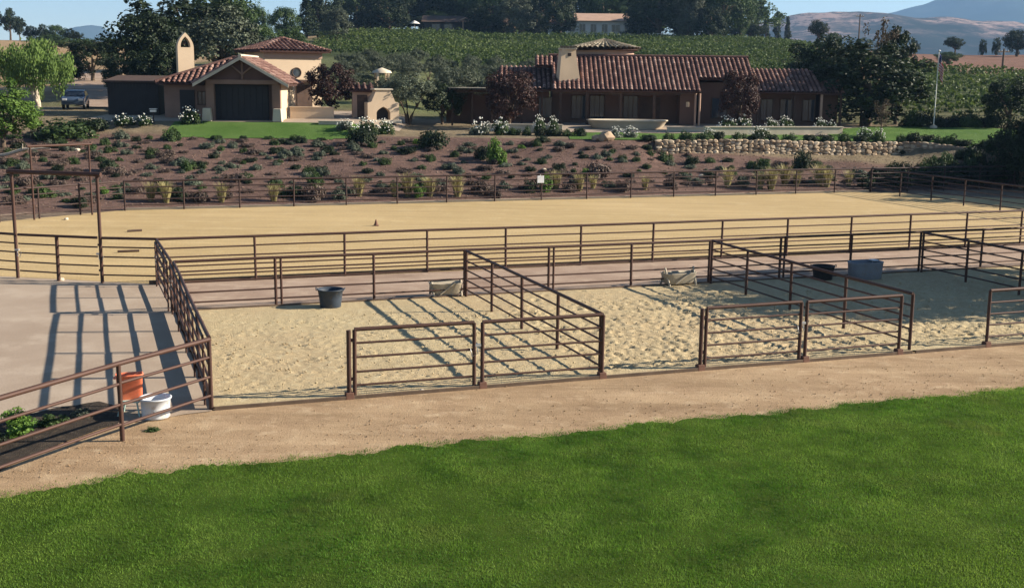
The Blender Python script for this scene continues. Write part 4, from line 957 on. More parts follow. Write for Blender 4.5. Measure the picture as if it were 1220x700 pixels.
# rose bushes
for px, Y, wpx, hpx, lab in ((148, 86, 36, 13, 'white rose bush left of the garage, left one'), (172, 86, 26, 13, 'white rose bush left of the garage, right one'), (226, 86.5, 30, 20, 'small white rose bush by the garage side door'), (410, 85.5, 24, 13, 'white rose bush left of the fireplace roses'), (436, 84.8, 34, 20, 'white rose bush before the outdoor fireplace, left'), (458, 85.2, 26, 18, 'white rose bush before the outdoor fireplace, right'),
        (572, 86.5, 30, 20, 'white rose bush at the left end of the terrace'), (596, 86.8, 28, 20, 'white rose bush beside the terrace rose bush at left'), (642, 88.5, 18, 22, 'white rose bush on the low terrace wall, left'), (659, 89, 16, 20, 'white rose bush on the low terrace wall, right'), (735, 85.2, 24, 14, 'white rose bush under the basin, left'), (752, 85.8, 24, 14, 'white rose bush under the basin, right'),
        (866, 91, 28, 20, 'white rose bush before the plum tree, left'), (886, 91.5, 26, 20, 'white rose bush before the plum tree, right'), (918, 92, 20, 17, 'white rose bush before the right wing, left'), (935, 92.3, 24, 19, 'white rose bush before the right wing, middle'), (977, 92.5, 20, 17, 'white rose bush before the right wing post'), (990, 92.5, 16, 14, 'small white rose bush right of the wing post'),
        (845, 85.6, 22, 13, 'white rose bush above the rubble wall, left'), (905, 87.2, 30, 14, 'white rose bush above the rubble wall, middle'), (1030, 89.2, 22, 14, 'white rose bush on the lawn edge, left'), (1047, 88.8, 20, 14, 'white rose bush on the lawn edge, right')):
    P_ = at(px, 150, Y); shrub('rose_bush', rnd.choice(['green', 'green', 'sage']), P_.x, Y, .9 * wpx / FPX * Y, .85 * hpx / FPX * Y, lab, None, 'rose bush', True)
# hedge mounds along the wall tops and lawn edges
hedges = [(px, None) for px in range(775, 1075, 21)] + [(px, None) for px in range(1075, 1215, 15)] + [(px, 82.6) for px in range(258, 400, 31)] + [(px, 86.5) for px in range(612, 700, 16)] + [(px, 98.5) for px in range(1085, 1190, 14)]
for px, Y in hedges:
    if Y is None: Y = float(bank_top(at(px, 150, 85).x)) + .45
    P_ = at(px, 150, Y + rnd.uniform(-.3, .3)); lb = 'low clipped green hedge mound at the edge of the %s' % ('garage lawn' if px < 420 else 'terrace' if px < 720 else 'upper lawn far side' if Y > 95 else 'stone wall planting' if px < 1080 else 'flagpole lawn')
    shrub('hedge_mound', rnd.choice(['dark', 'green', 'dark']), P_.x, P_.y, rnd.uniform(1.0, 1.7) * (.7 if px < 420 else 1.6 if Y > 95 else 1), rnd.uniform(.45, .85) * (.5 if px < 420 else 2.2 if Y > 95 else 1), lb, lb)
# weed by the slanting fence
P_ = gp(22, 514); shrub('weed', 'bright', P_.x, P_.y, 1.0, .42, 'leafy green weed growing by the slanting fence at lower left', None, 'weed', z=0.0)
P_ = gp(182, 512); shrub('weed', 'green', P_.x, P_.y, .4, .10, 'flat green weed below the white tub', None, 'weed', z=0.0)

for px, py, s_, h_, kd, lb in ((60, 506, .7, .25, 'green', 'small green weed in the dark bed, second from the left edge'), (98, 496, .5, .2, 'sage', 'grey green weed in the dark bed nearest the orange bin'), (-14, 532, .8, .3, 'dark', 'dark weed at the left end of the dark bed')):
    P_ = gp(px, py); shrub('weed', kd, P_.x, P_.y, s_, h_, lb, None, 'weed', z=0.0)
# orchard on the slope
k = 0
for row in range(7):
    for c_ in range(11):
        x_ = -33 + c_ * 3.4 + row * .6 + rnd.uniform(-.7, .7); y_ = 112 + row * 7.5 + rnd.uniform(-1, 1)
        px, py = proj((x_, y_, tz(x_, y_)))
        if y_ + .9 * x_ > 158 or not 395 < px < 640: continue
        lb = 'small grey green orchard tree in the %s row behind the olive trees' % ['front', 'second', 'third', 'fourth', 'fifth', 'sixth', 'back'][row]
        put_tree('orchard_tree', 'olive', x_, y_, rnd.uniform(2.0, 3.0), rnd.uniform(2.2, 3.0), lb, 'orchard trees on the slope')

# vineyard rows
cen = []; rowid = []
for j in range(52):
    y0 = 104 + j * 3.6
    for x_ in np.arange(-40, 125, 0.7):
        y_ = y0 + 0.10 * x_ + rng.normal(0, .12)
        if y_ + .9 * x_ < 160 and x_ < 4: continue
        if y_ < 124 and x_ < 36: continue
        if x_ > 64 + rng.normal(0, 2) and y_ > 174: continue
        if y_ > 268 + rng.normal(0, 1) or x_ < -46 + (300 - y_) * .12: continue
        cen.append((x_ + rng.normal(0, .1), y_, 0)); rowid.append(j)
cen = np.array(cen); cen[:, 2] = terr(cen[:, 0], cen[:, 1]) + 1.0 + rng.normal(0, .16, len(cen))
v_, f_, t_ = cloud(cen, np.tile(np.array([[.42, .28, .5]]), (len(cen), 1)), 11, .40, rng)
rt_ = rng.random(400); t_ = np.clip(.45 * t_ + .55 * np.repeat(rt_[rowid], 44), 0, 1)
tag(mesh_obj('vineyard', leaf_mesh('vineyard', v_, f_, t_, MAT['vine'])), 'green vineyard rows covering the hillside behind the houses', 'vineyard', kind='stuff')

# bark chips and clods on the bank
def fn_bank():
    while True:
        u_ = rng.uniform(-14, 58); v__ = rng.uniform(64.2, 90); q = W(u_, v__)
        if q.y < float(bank_top(q.x)) - .4: return q.x, q.y, tz(q.x, q.y)
o = scatter_stones('bank_mulch', 'brown bark mulch and clods strewn over the planted bank', 9000, fn_bank, 0.03, 0.12, MAT['mulch'])
o['category'] = 'mulch'

# ------------------------------------------------------------------ buildings
def tiles(parent, E0, E1, R0_, R1_, mat, cw=.38, cl=.42, name='roof_tiles', deck=True):
    E0, E1, R0_, R1_ = map(Vector, (E0, E1, R0_, R1_))
    ex = (E1 - E0); L = ex.length; ex /= L
    sv = (R0_ - E0) - ex * (R0_ - E0).dot(ex); S = sv.length; sy = sv / S
    nr = ex.cross(sy)
    if nr.z < 0: nr = -nr
    a0 = (R0_ - E0).dot(ex); a1 = (R1_ - E1).dot(ex)
    x0, x1 = min(0, a0), max(L, L + a1)
    vs_, fs_, ts_ = [], [], []
    ncol = int((x1 - x0) / cw); nrow = max(1, int(round(S / cl))); cl = S / nrow; rr = cw * .40
    ang = [math.pi * k / 5 for k in range(6)]
    for i_ in range(ncol):
        x_ = x0 + (i_ + .5) * (x1 - x0) / ncol; ct = rnd.random()
        for j_ in range(nrow):
            t0, t1 = j_ * cl - .05, (j_ + 1) * cl + .03; tm = (j_ + .5) * cl / S
            if not (a0 * tm - .05 <= x_ <= L + a1 * tm + .05): continue
            k = len(vs_); xj = x_ + rnd.uniform(-.012, .012)
            for t_, q, lift in ((t0, rr, .075), (t1, rr * .84, .045)):
                for a in ang:
                    vs_.append(E0 + ex * (xj + q * math.cos(a)) + sy * t_ + nr * (lift + q * .95 * math.sin(a) - .02))
            fs_ += [(k + s, k + s + 1, k + s + 7, k + s + 6) for s in range(5)]
            tv = min(1, max(0, .25 * ct + .75 * rnd.random())); tv = tv if rnd.random() > .03 else 1.0
            ts_ += [tv] * 12
    me_ = np_mesh(name, np.array([tuple(p_) for p_ in vs_]), np.array(fs_), True); set_attr(me_, 'tint', ts_); me_.materials.append(mat)
    if deck:
        mb = MB(); mb.prism([E0, E1, R1_, R0_], nr * -.14); d_ = mb.build('roof', MAT['deck'], parent)
        tag(mesh_obj(name, me_, None, d_), kind='stuff'); return d_
    return tag(mesh_obj(name, me_, None, parent), kind='stuff')
def window(parent, x_, y_, z_, wd, h, face=(0, -1), mull=1, fm='wood', gm='glass'):
    """window centred at x,y,z on a wall facing 'face' (axis aligned in local space)"""
    rz = math.atan2(face[0], -face[1]); q = Matrix.Rotation(rz, 3, 'Z'); c = Vector((x_, y_, z_))
    mb = MB(); t = .07
    def bx(cx, cz, w_, h_, d_=.08, oy=-.03): mb.box(c + q @ Vector((cx, oy, cz)), (w_, d_, h_), rz)
    bx(-wd / 2, 0, t, h); bx(wd / 2, 0, t, h); bx(0, h / 2 + t * .5 - .001, wd + t, t, .09); bx(0, -h / 2 - t * .5 + .001, wd + t * 2, t, .13, -.05)
    for k in range(mull): bx(-wd / 2 + wd * (k + 1) / (mull + 1), 0, .04, h - .002, .06, -.025)
    f_ = mb.build('window', MAT[fm], parent)
    mb = MB()
    mb.box(c + q @ Vector((0, -.012, 0)), (wd - .01, .03, h - .01), rz); mb.build('pane', MAT[gm], f_)
    return f_
def px_x(px, Y): return at(px, 100, Y).x

# --- garage
gx_, gy_ = px_x(289, 87.6), 87.6; gz_ = tz(gx_, gy_) + .02
g = empty('garage', (gx_, gy_, gz_), R(1), 'stucco garage with clay tile gable roof and big dark door', 'building')
hw, D_, zl, za = 2.75, 6.4, 3.0, 4.6
for s in (-1, 1):
    mb = MB(); mb.box((s * (hw - .3), .25, zl / 2), (.6, .5, zl)); mb.build('pier', MAT['stucco_rust'], g)
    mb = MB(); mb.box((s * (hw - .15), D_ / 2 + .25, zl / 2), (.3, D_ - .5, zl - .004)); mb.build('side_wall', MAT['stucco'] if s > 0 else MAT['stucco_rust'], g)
MB().box((0, D_ + .13, zl / 2), (2 * hw - .004, .25, zl - .01)).build('back_wall', MAT['stucco_pink'], g)
MB().prism([(-hw, .1, zl + .002), (hw, .1, zl + .002), (0, .1, za - .12)], (0, .3, 0)).build('gable', MAT['stucco_brown'], g)
MB().box((0, .0, zl - .16), (2 * hw - .2, .34, .32)).build('lintel', MAT['stucco_rust'], g, .02)
mb = MB(); mb.tube([(0, -.02, zl + .05), (0, -.02, za - .3)], .09, 6); mb.tube([(0, -.02, zl + .4), (-.75, -.02, zl + 1.0)], .08, 6); mb.tube([(0, -.02, zl + .4), (.75, -.02, zl + 1.0)], .08, 6); mb.build('truss', MAT['stucco_rust'], g)
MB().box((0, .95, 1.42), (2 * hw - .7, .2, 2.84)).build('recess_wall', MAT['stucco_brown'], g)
dr = MB().box((-.25, .8, 1.32), (4.0, .12, 2.64)).build('door', MAT['door'], g)
for k in range(9):
    MB().box((-.25 - 2.0 + .222 + .444 * k, .725, 1.32), (.42, .04, 2.6)).build('plank', MAT['door'], dr, .008)
for s in (-1, 1): MB().tube([(-.25 + s * .15, .66, 1.2), (-.25 + s * .15, .66, 1.6)], .025, 6).build('handle', MAT['iron'], dr)
for s in (-1, 1): MB().box((s * (hw - .15), -.35, .45), (.7, .6, .95), 0, .78).build('plinth', MAT['concrete'], g, .03)
for s in (-1, 1):
    xe = s * (hw + .75); ze = zl - .32
    tiles(g, (xe, -.75, ze), (xe, D_ - .6, ze), (0, -.75, za + .05), (0, D_ - .6, za + .05), MAT['tile'])
    mb = MB(); mb.prism([(0, -.80, za - .16), (xe, -.80, zl - .54), (xe, -.80, zl - .3), (0, -.80, za + .08)], (0, .06, 0)); mb.build('barge_board', MAT['concrete'], g)
mb = MB(); mb.tube([(0, -.78, za + .12), (0, D_ - .6, za + .12)], .14, 8); mb.build('ridge_cap', MAT['concrete'], g)
# body behind and to the left, ridge running sideways, hipped at its left end
yb, yr_, xl_, xrr = 1.9, 5.6, -7.0, 2.9
MB().box(((xl_ + .5 - hw) / 2, yb + 3.4, 1.35), (-hw - xl_ - .5, 5.6, 2.7)).build('side_wing', MAT['stucco_rust'], g)
tiles(g, (xl_, yb, 2.7), (-hw - .02, yb, 2.7), (-1.9, yr_, za - .02), (-hw + .9, yr_, za - .02), MAT['tile'])
tiles(g, (-hw + .1, yb + 1.2, 3.3), (0.0, yb + 1.2, 3.3), (-1.9, yr_, za - .02), (0.0, yr_, za - .02), MAT['tile'])
tiles(g, (xl_, yr_ * 2 - yb, 2.7), (xl_, yb, 2.7), (-1.9, yr_ + .02, za - .02), (-1.9, yr_ - .02, za - .02), MAT['tile'])
mb = MB(); mb.tube([(-1.95, yr_, za + .1), (0, yr_, za + .1)], .15, 8); mb.tube([(-1.9, yr_, za + .08), (xl_, yb, 2.8)], .13, 8); mb.build('ridge_cap', MAT['tile'], g)
d2 = MB().box((-hw - 2.0, yb + .55, 1.1), (1.1, .1, 2.2)).build('side_door', MAT['door'], g)
MB().tube([(-hw - 1.6, yb + .46, 1.0), (-hw - 1.6, yb + .46, 1.2)], .02, 6).build('handle', MAT['iron'], d2)
window(g, -hw - .9, yb + .6, 1.6, .6, .9)
# bell gable
bp = at(222, 78, 91.5)
def loop(ptsL): return ptsL
outer, inner = [], []
def arch_pts(w_, z0_, z1_, zt, n_=9):
    pts = [(-w_, z0_), (-w_, z1_)]
    for k in range(1, n_): a = k / n_; pts.append((-w_ * (1 - a ** 2.0), z1_ + (zt - z1_) * a))
    pts.append((0, zt)); r_ = [(-x_, z_) for x_, z_ in pts[:-1]][::-1]
    return pts + r_
O_ = arch_pts(.62, 0, 1.95, 3.1); I_ = arch_pts(.37, 1.98, 2.1, 2.8)
mb = MB(); nn_ = len(O_); th = .55
for yy in (0, th):
    vs_ = [(x_, yy, z_) for x_, z_ in O_] + [(x_, yy, z_) for x_, z_ in I_]
    mb.add(vs_, [(i_, (i_ + 1) % nn_, (i_ + 1) % nn_ + nn_, i_ + nn_) for i_ in range(nn_)])
for Lp in (O_, I_):
    vs_ = [(x_, 0, z_) for x_, z_ in Lp] + [(x_, th, z_) for x_, z_ in Lp]
    mb.add(vs_, [(i_, (i_ + 1) % nn_, (i_ + 1) % nn_ + nn_, i_ + nn_) for i_ in range(nn_)])
bl = MB(); bl.v, bl.f, bl.sm = mb.v, mb.f, mb.sm
be = empty('bell_gable', (bp.x, 91.5, gz_ + 2.8), R(30), 'slender cream bell gable with pointed arch opening on the garage roof', 'bell gable')
b_ = bl.build('arched_slab', MAT['stucco'], be); b_.location = (0, 0, 10.15 - (gz_ + 2.8) - 3.1)
MB().box((0, th / 2, (10.15 - (gz_ + 2.8) - 3.1) / 2), (1.235, th - .004, 10.15 - (gz_ + 2.8) - 3.1 + .02)).build('base_block', MAT['stucco'], be)
mb = MB(); mb.lathe([(.02, .28), (.08, .27), (.11, .1), (.17, 0), (.15, -.01), (.02, .02)], 14); o = mb.build('bell', MAT['iron'], be); o.location = (0, th / 2, 10.15 - (gz_ + 2.8) - 3.1 + 2.2)

# --- tower behind the garage
Yt = 97.5; tx_ = px_x(350, Yt); tzz = tz(tx_, Yt)
t_ = empty('tower_house', (tx_, Yt, tzz), R(32), 'square cream tower with low hipped clay tile roof and round window', 'building')
hwt = 2.45; ht = 9.0 - tzz
MB().box((0, hwt, ht / 2), (2 * hwt, 2 * hwt, ht)).build('wall', MAT['stucco'], t_)
MB().box((0, -.02, ht - .3), (2 * hwt + .12, .16, .6)).build('frieze', MAT['stucco_pink'], t_)
ov = .62; cz = ht - .02; ap = Vector((0, hwt, 10.05 - tzz))
cn = [Vector((-hwt - ov, -ov, cz)), Vector((hwt + ov, -ov, cz)), Vector((hwt + ov, 2 * hwt + ov, cz)), Vector((-hwt - ov, 2 * hwt + ov, cz))]
for k in range(4):
    a, b = cn[k], cn[(k + 1) % 4]; dd = (b - a).normalized() * .01
    tiles(t_, a, b, ap - dd, ap + dd, MAT['tile'])
mb = MB(); rg = [[(.25 + .42 * q * math.cos(6.2832 * k / 20), yy, ht - 1.75 + .42 * q * math.sin(6.2832 * k / 20)) for k in range(20)] for q, yy in ((1, .0), (1, -.08), (.8, -.08), (.8, -.03))]
mb.rings(rg, False); wn = mb.build('round_window', MAT['wood'], t_)
mb = MB(); mb.rings([[(.25 + .36 * q * math.cos(6.2832 * k / 20), -.02, ht - 1.75 + .36 * q * math.sin(6.2832 * k / 20)) for k in range(20)] for q in (1, .02)], False); mb.build('pane', MAT['glass'], wn)
for s in (-.9, .9):
    d3 = MB().box((s, -.03, 1.1), (1.35, .12, 2.2)).build('door', MAT['wood'], t_, .01); MB().tube([(s + .45, -.14, 1.0), (s + .45, -.14, 1.2)], .02, 6).build('handle', MAT['iron'], d3)
MB().box((0, -.5, 2.55), (4.6, 1.1, .14)).build('door_canopy', MAT['wood'], t_)

# --- shaded shed left of the garage
sx_ = px_x(158, 92); sz_ = tz(sx_, 92); s_ = empty('shed', (sx_, 92, sz_), R(4), 'black stained timber shed in shade left of the garage', 'building')
MB().box((0, 2, 1.25), (3.9, 4, 2.5)).build('wall', MAT['door'], s_)
for k in range(16): MB().box((-1.83 + .244 * k, -.012, 1.24), (.225, .03, 2.46)).build('plank', MAT['door'], s_)
MB().prism([(-2.2, -.4, 2.52), (-2.2, 4.4, 2.95), (-2.2, 4.4, 3.07), (-2.2, -.4, 2.64)], (4.4, 0, 0)).build('roof', MAT['wood'], s_)

# --- long house
Yf = 96.2; zg = tz(12, 97); x0 = px_x(658, Yf); x1 = px_x(836, Yf); x2 = px_x(890, 101.5)
h = empty('long_house', (x0, Yf, zg), 0, 'long low stucco house with clay tile roof, chimney and round cupola', 'building')
def L(x_, y_, z_): return Vector((x_ - x0, y_ - Yf, z_ - zg))
ze, zr, Yr = 6.1, 8.85, 101.5; sl = (zr - ze) / (Yr - Yf)
tiles(h, L(x0, Yf, ze), L(x1, Yf, ze), L(x0 + .3, Yr, zr), L(x1, Yr, zr), MAT['tile'])
Yc = 98.2; zc = ze + sl * (Yc - Yf)
tiles(h, L(x1 + .02, Yc, zc), L(x2, Yc, zc), L(x1 + .02, Yr, zr), L(x2, Yr, zr), MAT['tile'])
MB().prism([L(x0, Yr, zr), L(x2, Yr, zr), L(x2, Yr + 5, zr - 2.6), L(x0, Yr + 5, zr - 2.6)], (0, 0, -.15)).build('back_roof', MAT['tile'], h)
mb = MB(); mb.tube([L(x0 - .2, Yr, zr + .1), L(x2, Yr, zr + .1)], .16, 8); mb.build('ridge_cap', MAT['tile'], h)
xl = px_x(637, 101)
tiles(h, L(xl, 99.9, ze + sl * 3.7), L(x0 + .2, 99.9, ze + sl * 3.7), L(xl, Yr, zr), L(x0 + .2, Yr, zr), MAT['tile'])
# walls
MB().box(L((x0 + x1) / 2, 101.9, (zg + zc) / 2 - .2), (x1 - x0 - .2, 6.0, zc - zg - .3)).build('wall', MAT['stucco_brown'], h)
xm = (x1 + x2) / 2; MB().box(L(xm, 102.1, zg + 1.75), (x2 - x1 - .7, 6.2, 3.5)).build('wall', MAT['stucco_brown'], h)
MB().prism([L(x2 - .35, 98.9, zg + 3.5), L(x2 - .35, Yr, zr - .2), L(x2 - .35, Yr + 4.2, zg + 3.4)], (-.3, 0, 0)).build('gable', MAT['stucco_pink'], h)
xa = px_x(811, 96.9); MB().box(L((xa + x1 - .3) / 2, 97.9, (zg + ze) / 2 - .1), (x1 - .3 - xa, 2.0, ze - zg - .25)).build('end_wall', MAT['stucco_brown'], h)
for px in (829.5, 834.5): p_ = L(px_x(px, 96.5), 96.5, zg); MB().tube([p_, p_ + Vector((0, 0, ze - zg - .15))], .085, 8).build('porch_post', MAT['stucco_pink'], h)
for px in (668, 700, 740, 780): p_ = L(px_x(px, 96.6), 96.6, zg); MB().box(p_ + Vector((0, 0, (ze - zg) / 2 - .15)), (.2, .2, ze - zg - .3)).build('porch_post', MAT['wood'], h, .01)
MB().box(L((x0 + xa) / 2, 96.6, ze - .2), (xa - x0, .22, .24)).build('porch_beam', MAT['wood'], h)
for px in (690, 712, 752): window(h, *L(px_x(px, 98.9), 98.9, zg + 1.35), 1.2, 1.9, mull=2)
dd_ = MB().box(L(px_x(775, 98.9), 98.86, zg + 1.1), (1.7, .09, 2.2)).build('door', MAT['wood'], h, .01); MB().tube([L(px_x(780, 98.9), 98.78, zg + 1.0), L(px_x(780, 98.9), 98.78, zg + 1.2)], .02, 6).build('handle', MAT['iron'], dd_)
window(h, *L(px_x(858, 99), 99.0, zg + 1.4), 1.3, 1.6, mull=1)
MB().box(L(px_x(820, 96.9), 96.86, zg + 1.7), (.25, .12, .4)).build('wall_lantern', MAT['stucco'], h, .02)
# left wing
xw0 = px_x(588, 97); MB().box(L((xw0 + x0) / 2 + .3, 100.9, zg + 1.3), (x0 - xw0 - .9, 5.6, 2.6)).build('left_wing', MAT['stucco_brown'], h)
tiles(h, L(xw0, 97, 6.12), L(x0 - .02, 97, 6.12), L(xw0 + .4, 101.8, 7.95), L(x0 - .02, 101.8, 7.95), MAT['tile'])
for px in (598, 622, 646): p_ = L(px_x(px, 97.2), 97.2, zg); MB().box(p_ + Vector((0, 0, 1.3)), (.16, .16, 2.6)).build('porch_post', MAT['wood'], h, .01)
for px in (615, 650): window(h, *L(px_x(px, 98.1), 98.1, zg + 1.3), 1.1, 1.6, mull=1)
# right wing
xr0, xr1, xr2 = px_x(893, 97), px_x(982, 97), px_x(1010, 97)
tiles(h, L(xr0, 97, 6.1), L(xr1, 97, 6.1), L(xr0, 101, 7.95), L(xr1, 101, 7.95), MAT['tile'])
tiles(h, L(xr1 + .03, 97.4, 6.05), L(xr2, 97.4, 6.05), L(xr1 + .03, 99.6, 7.05), L(xr2, 99.6, 7.05), MAT['tile'])
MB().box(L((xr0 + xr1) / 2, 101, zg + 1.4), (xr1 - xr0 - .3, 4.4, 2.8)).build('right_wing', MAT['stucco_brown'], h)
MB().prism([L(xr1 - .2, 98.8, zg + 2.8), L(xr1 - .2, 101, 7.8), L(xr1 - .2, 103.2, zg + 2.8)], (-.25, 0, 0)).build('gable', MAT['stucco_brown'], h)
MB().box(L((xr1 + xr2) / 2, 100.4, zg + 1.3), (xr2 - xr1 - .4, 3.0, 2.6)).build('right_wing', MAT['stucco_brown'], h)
for px in (905, 948, 980, 1003): p_ = L(px_x(px, 97.3), 97.3, zg); MB().box(p_ + Vector((0, 0, 1.3)), (.18, .18, 2.65)).build('porch_post', MAT['stucco_pink'] if px == 980 else MAT['wood'], h, .01)
for px in (915, 938, 965): window(h, *L(px_x(px, 98.7), 98.75, zg + 1.3), 1.0, 1.7, mull=1)
# chimney
xc = px_x(677, 97.6); c_ = L(xc, 97.9, 6.2)
cq = Matrix.Rotation(R(14), 3, 'Z'); ch = MB(); ch.add([c_ + cq @ Vector(p_) for p_ in ((-.95, -.45, -.1), (1.05, -.45, -.1), (1.05, .55, .2), (-.95, .55, .2), (-.75, -.4, 2.6), (.55, -.4, 2.6), (.55, .5, 2.6), (-.75, .5, 2.6), (-.7, -.4, 3.15), (.5, -.4, 3.15), (.5, .5, 3.15), (-.7, .5, 3.15))],
    [(0, 1, 5, 4), (1, 2, 6, 5), (2, 3, 7, 6), (3, 0, 4, 7), (4, 5, 9, 8), (5, 6, 10, 9), (6, 7, 11, 10), (7, 4, 8, 11), (8, 9, 10, 11)])
chm = ch.build('chimney', MAT['stucco'], h)
MB().box(c_ + Vector((-.1, .05, 3.22)), (1.5, 1.2, .14)).build('chimney_cap', MAT['concrete'], chm, .02)
for k in range(5): MB().tube([c_ + Vector((-.6 + .25 * k, -.6, 3.36)), c_ + Vector((-.6 + .25 * k, .7, 3.36))], .12, 6).build('cap_tile', MAT['tile_grey'], chm)
MB().box(c_ + Vector((-.1, -.41, 2.75)), (.6, .05, .25)).build('flue_opening', MAT['wood'], chm)
# cupola
cu = L(px_x(719, 104.5), 104.5, 0)
mb = MB(); mb.lathe([(2.62, 7.0 - zg), (2.62, 9.62 - zg)], 28, (cu.x, cu.y, 0)); cup = mb.build('cupola', MAT['stucco_pink'], h)
n_ = 40; vs_, fs_, ts_ = [], [], []
for k in range(n_):
    a = 6.2832 * k / n_; ra, ta = Vector((math.cos(a), math.sin(a), 0)), Vector((-math.sin(a), math.cos(a), 0))
    for j_ in range(7):
        q0, q1 = 3.15 * (1 - j_ / 7.0) + .05, 3.15 * (1 - (j_ + 1) / 7.0) + .02; kk = len(vs_)
        for q, zz in ((q0, 9.55 - zg + .95 * (j_ / 7.0) + .05), (q1, 9.55 - zg + .95 * (j_ + 1) / 7.0 + .02)):
            wv = q * math.sin(math.pi / n_)
            for b in range(5): bb = math.pi * b / 4; vs_.append(Vector((cu.x, cu.y, zz)) + ra * q + ta * wv * math.cos(bb) + Vector((0, 0, wv * .8 * math.sin(bb))))
        fs_ += [(kk + s, kk + s + 1, kk + s + 6, kk + s + 5) for s in range(4)]; ts_ += [rnd.random()] * 10
me_ = np_mesh('cupola_tiles', np.array([tuple(p_) for p_ in vs_]), np.array(fs_), True); set_attr(me_, 'tint', ts_); me_.materials.append(MAT['tile_grey'])
mb = MB(); mb.lathe([(3.1, 9.5 - zg), (.02, 10.48 - zg)], 28, (cu.x, cu.y, 0)); cr = mb.build('cupola_roof', MAT['deck'], h); tag(mesh_obj('cupola_tiles', me_, None, cr), kind='stuff')
mb = MB(); mb.lathe([(2.64, 9.46 - zg), (3.1, 9.48 - zg)], 28, (cu.x, cu.y, 0)); mb.build('cupola_soffit', MAT['wood'], h)

# --- pergola, fireplace, walls
pp = at(573, 150, 94.5); zp = tz(pp.x, 94.5); pe = empty('pergola', (pp.x, 94.5, zp), R(3), 'flat roofed timber pergola left of the long house', 'pergola')
for x_ in (-2.3, -.7, .9, 2.4):
    for y_ in (0, 3): MB().box((x_, y_, 1.3), (.16, .16, 2.6)).build('post', MAT['wood'], pe, .01)
for y_ in (0, 3): MB().box((0, y_, 2.7), (5.4, .18, .2)).build('beam', MAT['wood'], pe)
for k in range(14): MB().box((-2.5 + .385 * k, 1.5, 2.86), (.12, 4.2, .12)).build('slat', MAT['wood'], pe)
MB().box((-.9, 1.5, 2.97), (3.4, 4.0, .05)).build('shade_cover', MAT['concrete'], pe)
MB().box((0, 3.4, 1.25), (5.6, .2, 2.5)).build('back_screen', MAT['stucco_brown'], pe)
fp = at(457, 148, 91); zf_ = tz(fp.x, 91); fe = empty('outdoor_fireplace', (fp.x, 91, zf_), R(22), 'cream outdoor fireplace with arched firebox and stepped shoulders', 'fireplace')
fo = arch_pts(.55, 0.02, .75, 1.25, 6); 
outl = [(-1.25, 0.0), (-1.25, 1.55), (-.95, 1.62), (-.62, 2.35), (-.55, 2.5), (-.5, 2.5), (-.3, 2.5), (0, 2.5), (.3, 2.5), (.5, 2.5), (.55, 2.5), (.62, 2.35), (.95, 1.62), (1.25, 1.55), (1.25, 0.0)]
nf = min(len(fo), len(outl)); fo = fo[:]
mb = MB()
while len(outl) < len(fo): outl.insert(len(outl) // 2, (0, 2.5))
while len(fo) < len(outl): fo.insert(len(fo) // 2, fo[len(fo) // 2])
nf = len(fo)
vs_ = [(x_, 0, z_) for x_, z_ in outl] + [(x_, 0, z_) for x_, z_ in fo]; mb.add(vs_, [(i_, i_ + 1, i_ + 1 + nf, i_ + nf) for i_ in range(nf - 1)])
mb.prism([(x_, .7, z_) for x_, z_ in outl], (0, .3, 0))
for i_ in range(nf - 1):
    a, b = outl[i_], outl[i_ + 1]; mb.add([(a[0], 0, a[1]), (b[0], 0, b[1]), (b[0], .7, b[1]), (a[0], .7, a[1])], [(0, 1, 2, 3)])
    a, b = fo[i_], fo[i_ + 1]; mb.add([(a[0], 0, a[1]), (b[0], 0, b[1]), (b[0], .7, b[1]), (a[0], .7, a[1])], [(0, 1, 2, 3)])
mb.build('chimney_breast', MAT['stucco'], fe)
MB().box((0, .5, 2.56), (1.5, 1.2, .12)).build('cap', MAT['concrete'], fe, .02); MB().box((0, -.3, .12), (2.6, .6, .24)).build('hearth', MAT['concrete'], fe, .02)
MB().box((0, .68, .6), (1.1, .02, 1.2)).build('firebox_back', MAT['plastic_black'], fe)
kp = at(432, 148, 92); kz = tz(kp.x, 92); ke = empty('barbecue_shelter', (kp.x, 92, kz), R(10), 'small rose stucco shelter with tiled roof beside the outdoor fireplace', 'shelter')
MB().box((0, 1, 1.1), (1.5, 1.6, 2.2)).build('wall', MAT['stucco_pink'], ke); tiles(ke, (-.95, -.05, 2.15), (.95, -.05, 2.15), (-.95, 1.9, 2.6), (.95, 1.9, 2.6), MAT['tile'])
MB().box((0, .19, .9), (.8, .06, 1.8)).build('door', MAT['wood'], ke)
lp = at(455, 96, 118); lz = tz(lp.x, 118); le = empty('kiosk', (lp.x, 118, lz), R(20), 'tiny cream kiosk with pale roof among the orchard trees', 'kiosk')
zt_ = at(455, 82, 118).z - lz
for sx in (-1, 1):
    for sy in (-1, 1): MB().box((sx * .55, sy * .55, zt_ / 2 - .2), (.2, .2, zt_ - .4)).build('post', MAT['stucco'], le)
MB().lathe([(1.05, zt_ - .42), (.9, zt_ - .2), (.05, zt_ + .1)], 4, caps=True).build('roof', MAT['concrete'], le)
MB().box((0, 0, .5), (1.0, 1.0, 1.0)).build('base', MAT['stucco'], le)
def lowwall(label, pa, pb, Y0, Y1, h_, mat='concrete', wd=.35, zoff=0.0):
    a, b = at(pa, 150, Y0), at(pb, 150, Y1); a.z = b.z = 0; m_ = (a + b) / 2; z_ = min(tz(a.x, Y0), tz(b.x, Y1)) - .15 + zoff
    e_ = empty('garden_wall', (m_.x, m_.y, z_), math.atan2(b.y - a.y, b.x - a.x), label, 'wall')
    MB().box((0, 0, h_ / 2 + .07), ((b - a).length, wd, h_ + .15)).build('wall_body', MAT[mat], e_, .015); MB().box((0, 0, h_ + .18), ((b - a).length + .1, wd + .12, .07)).build('coping', MAT[mat], e_, .01)
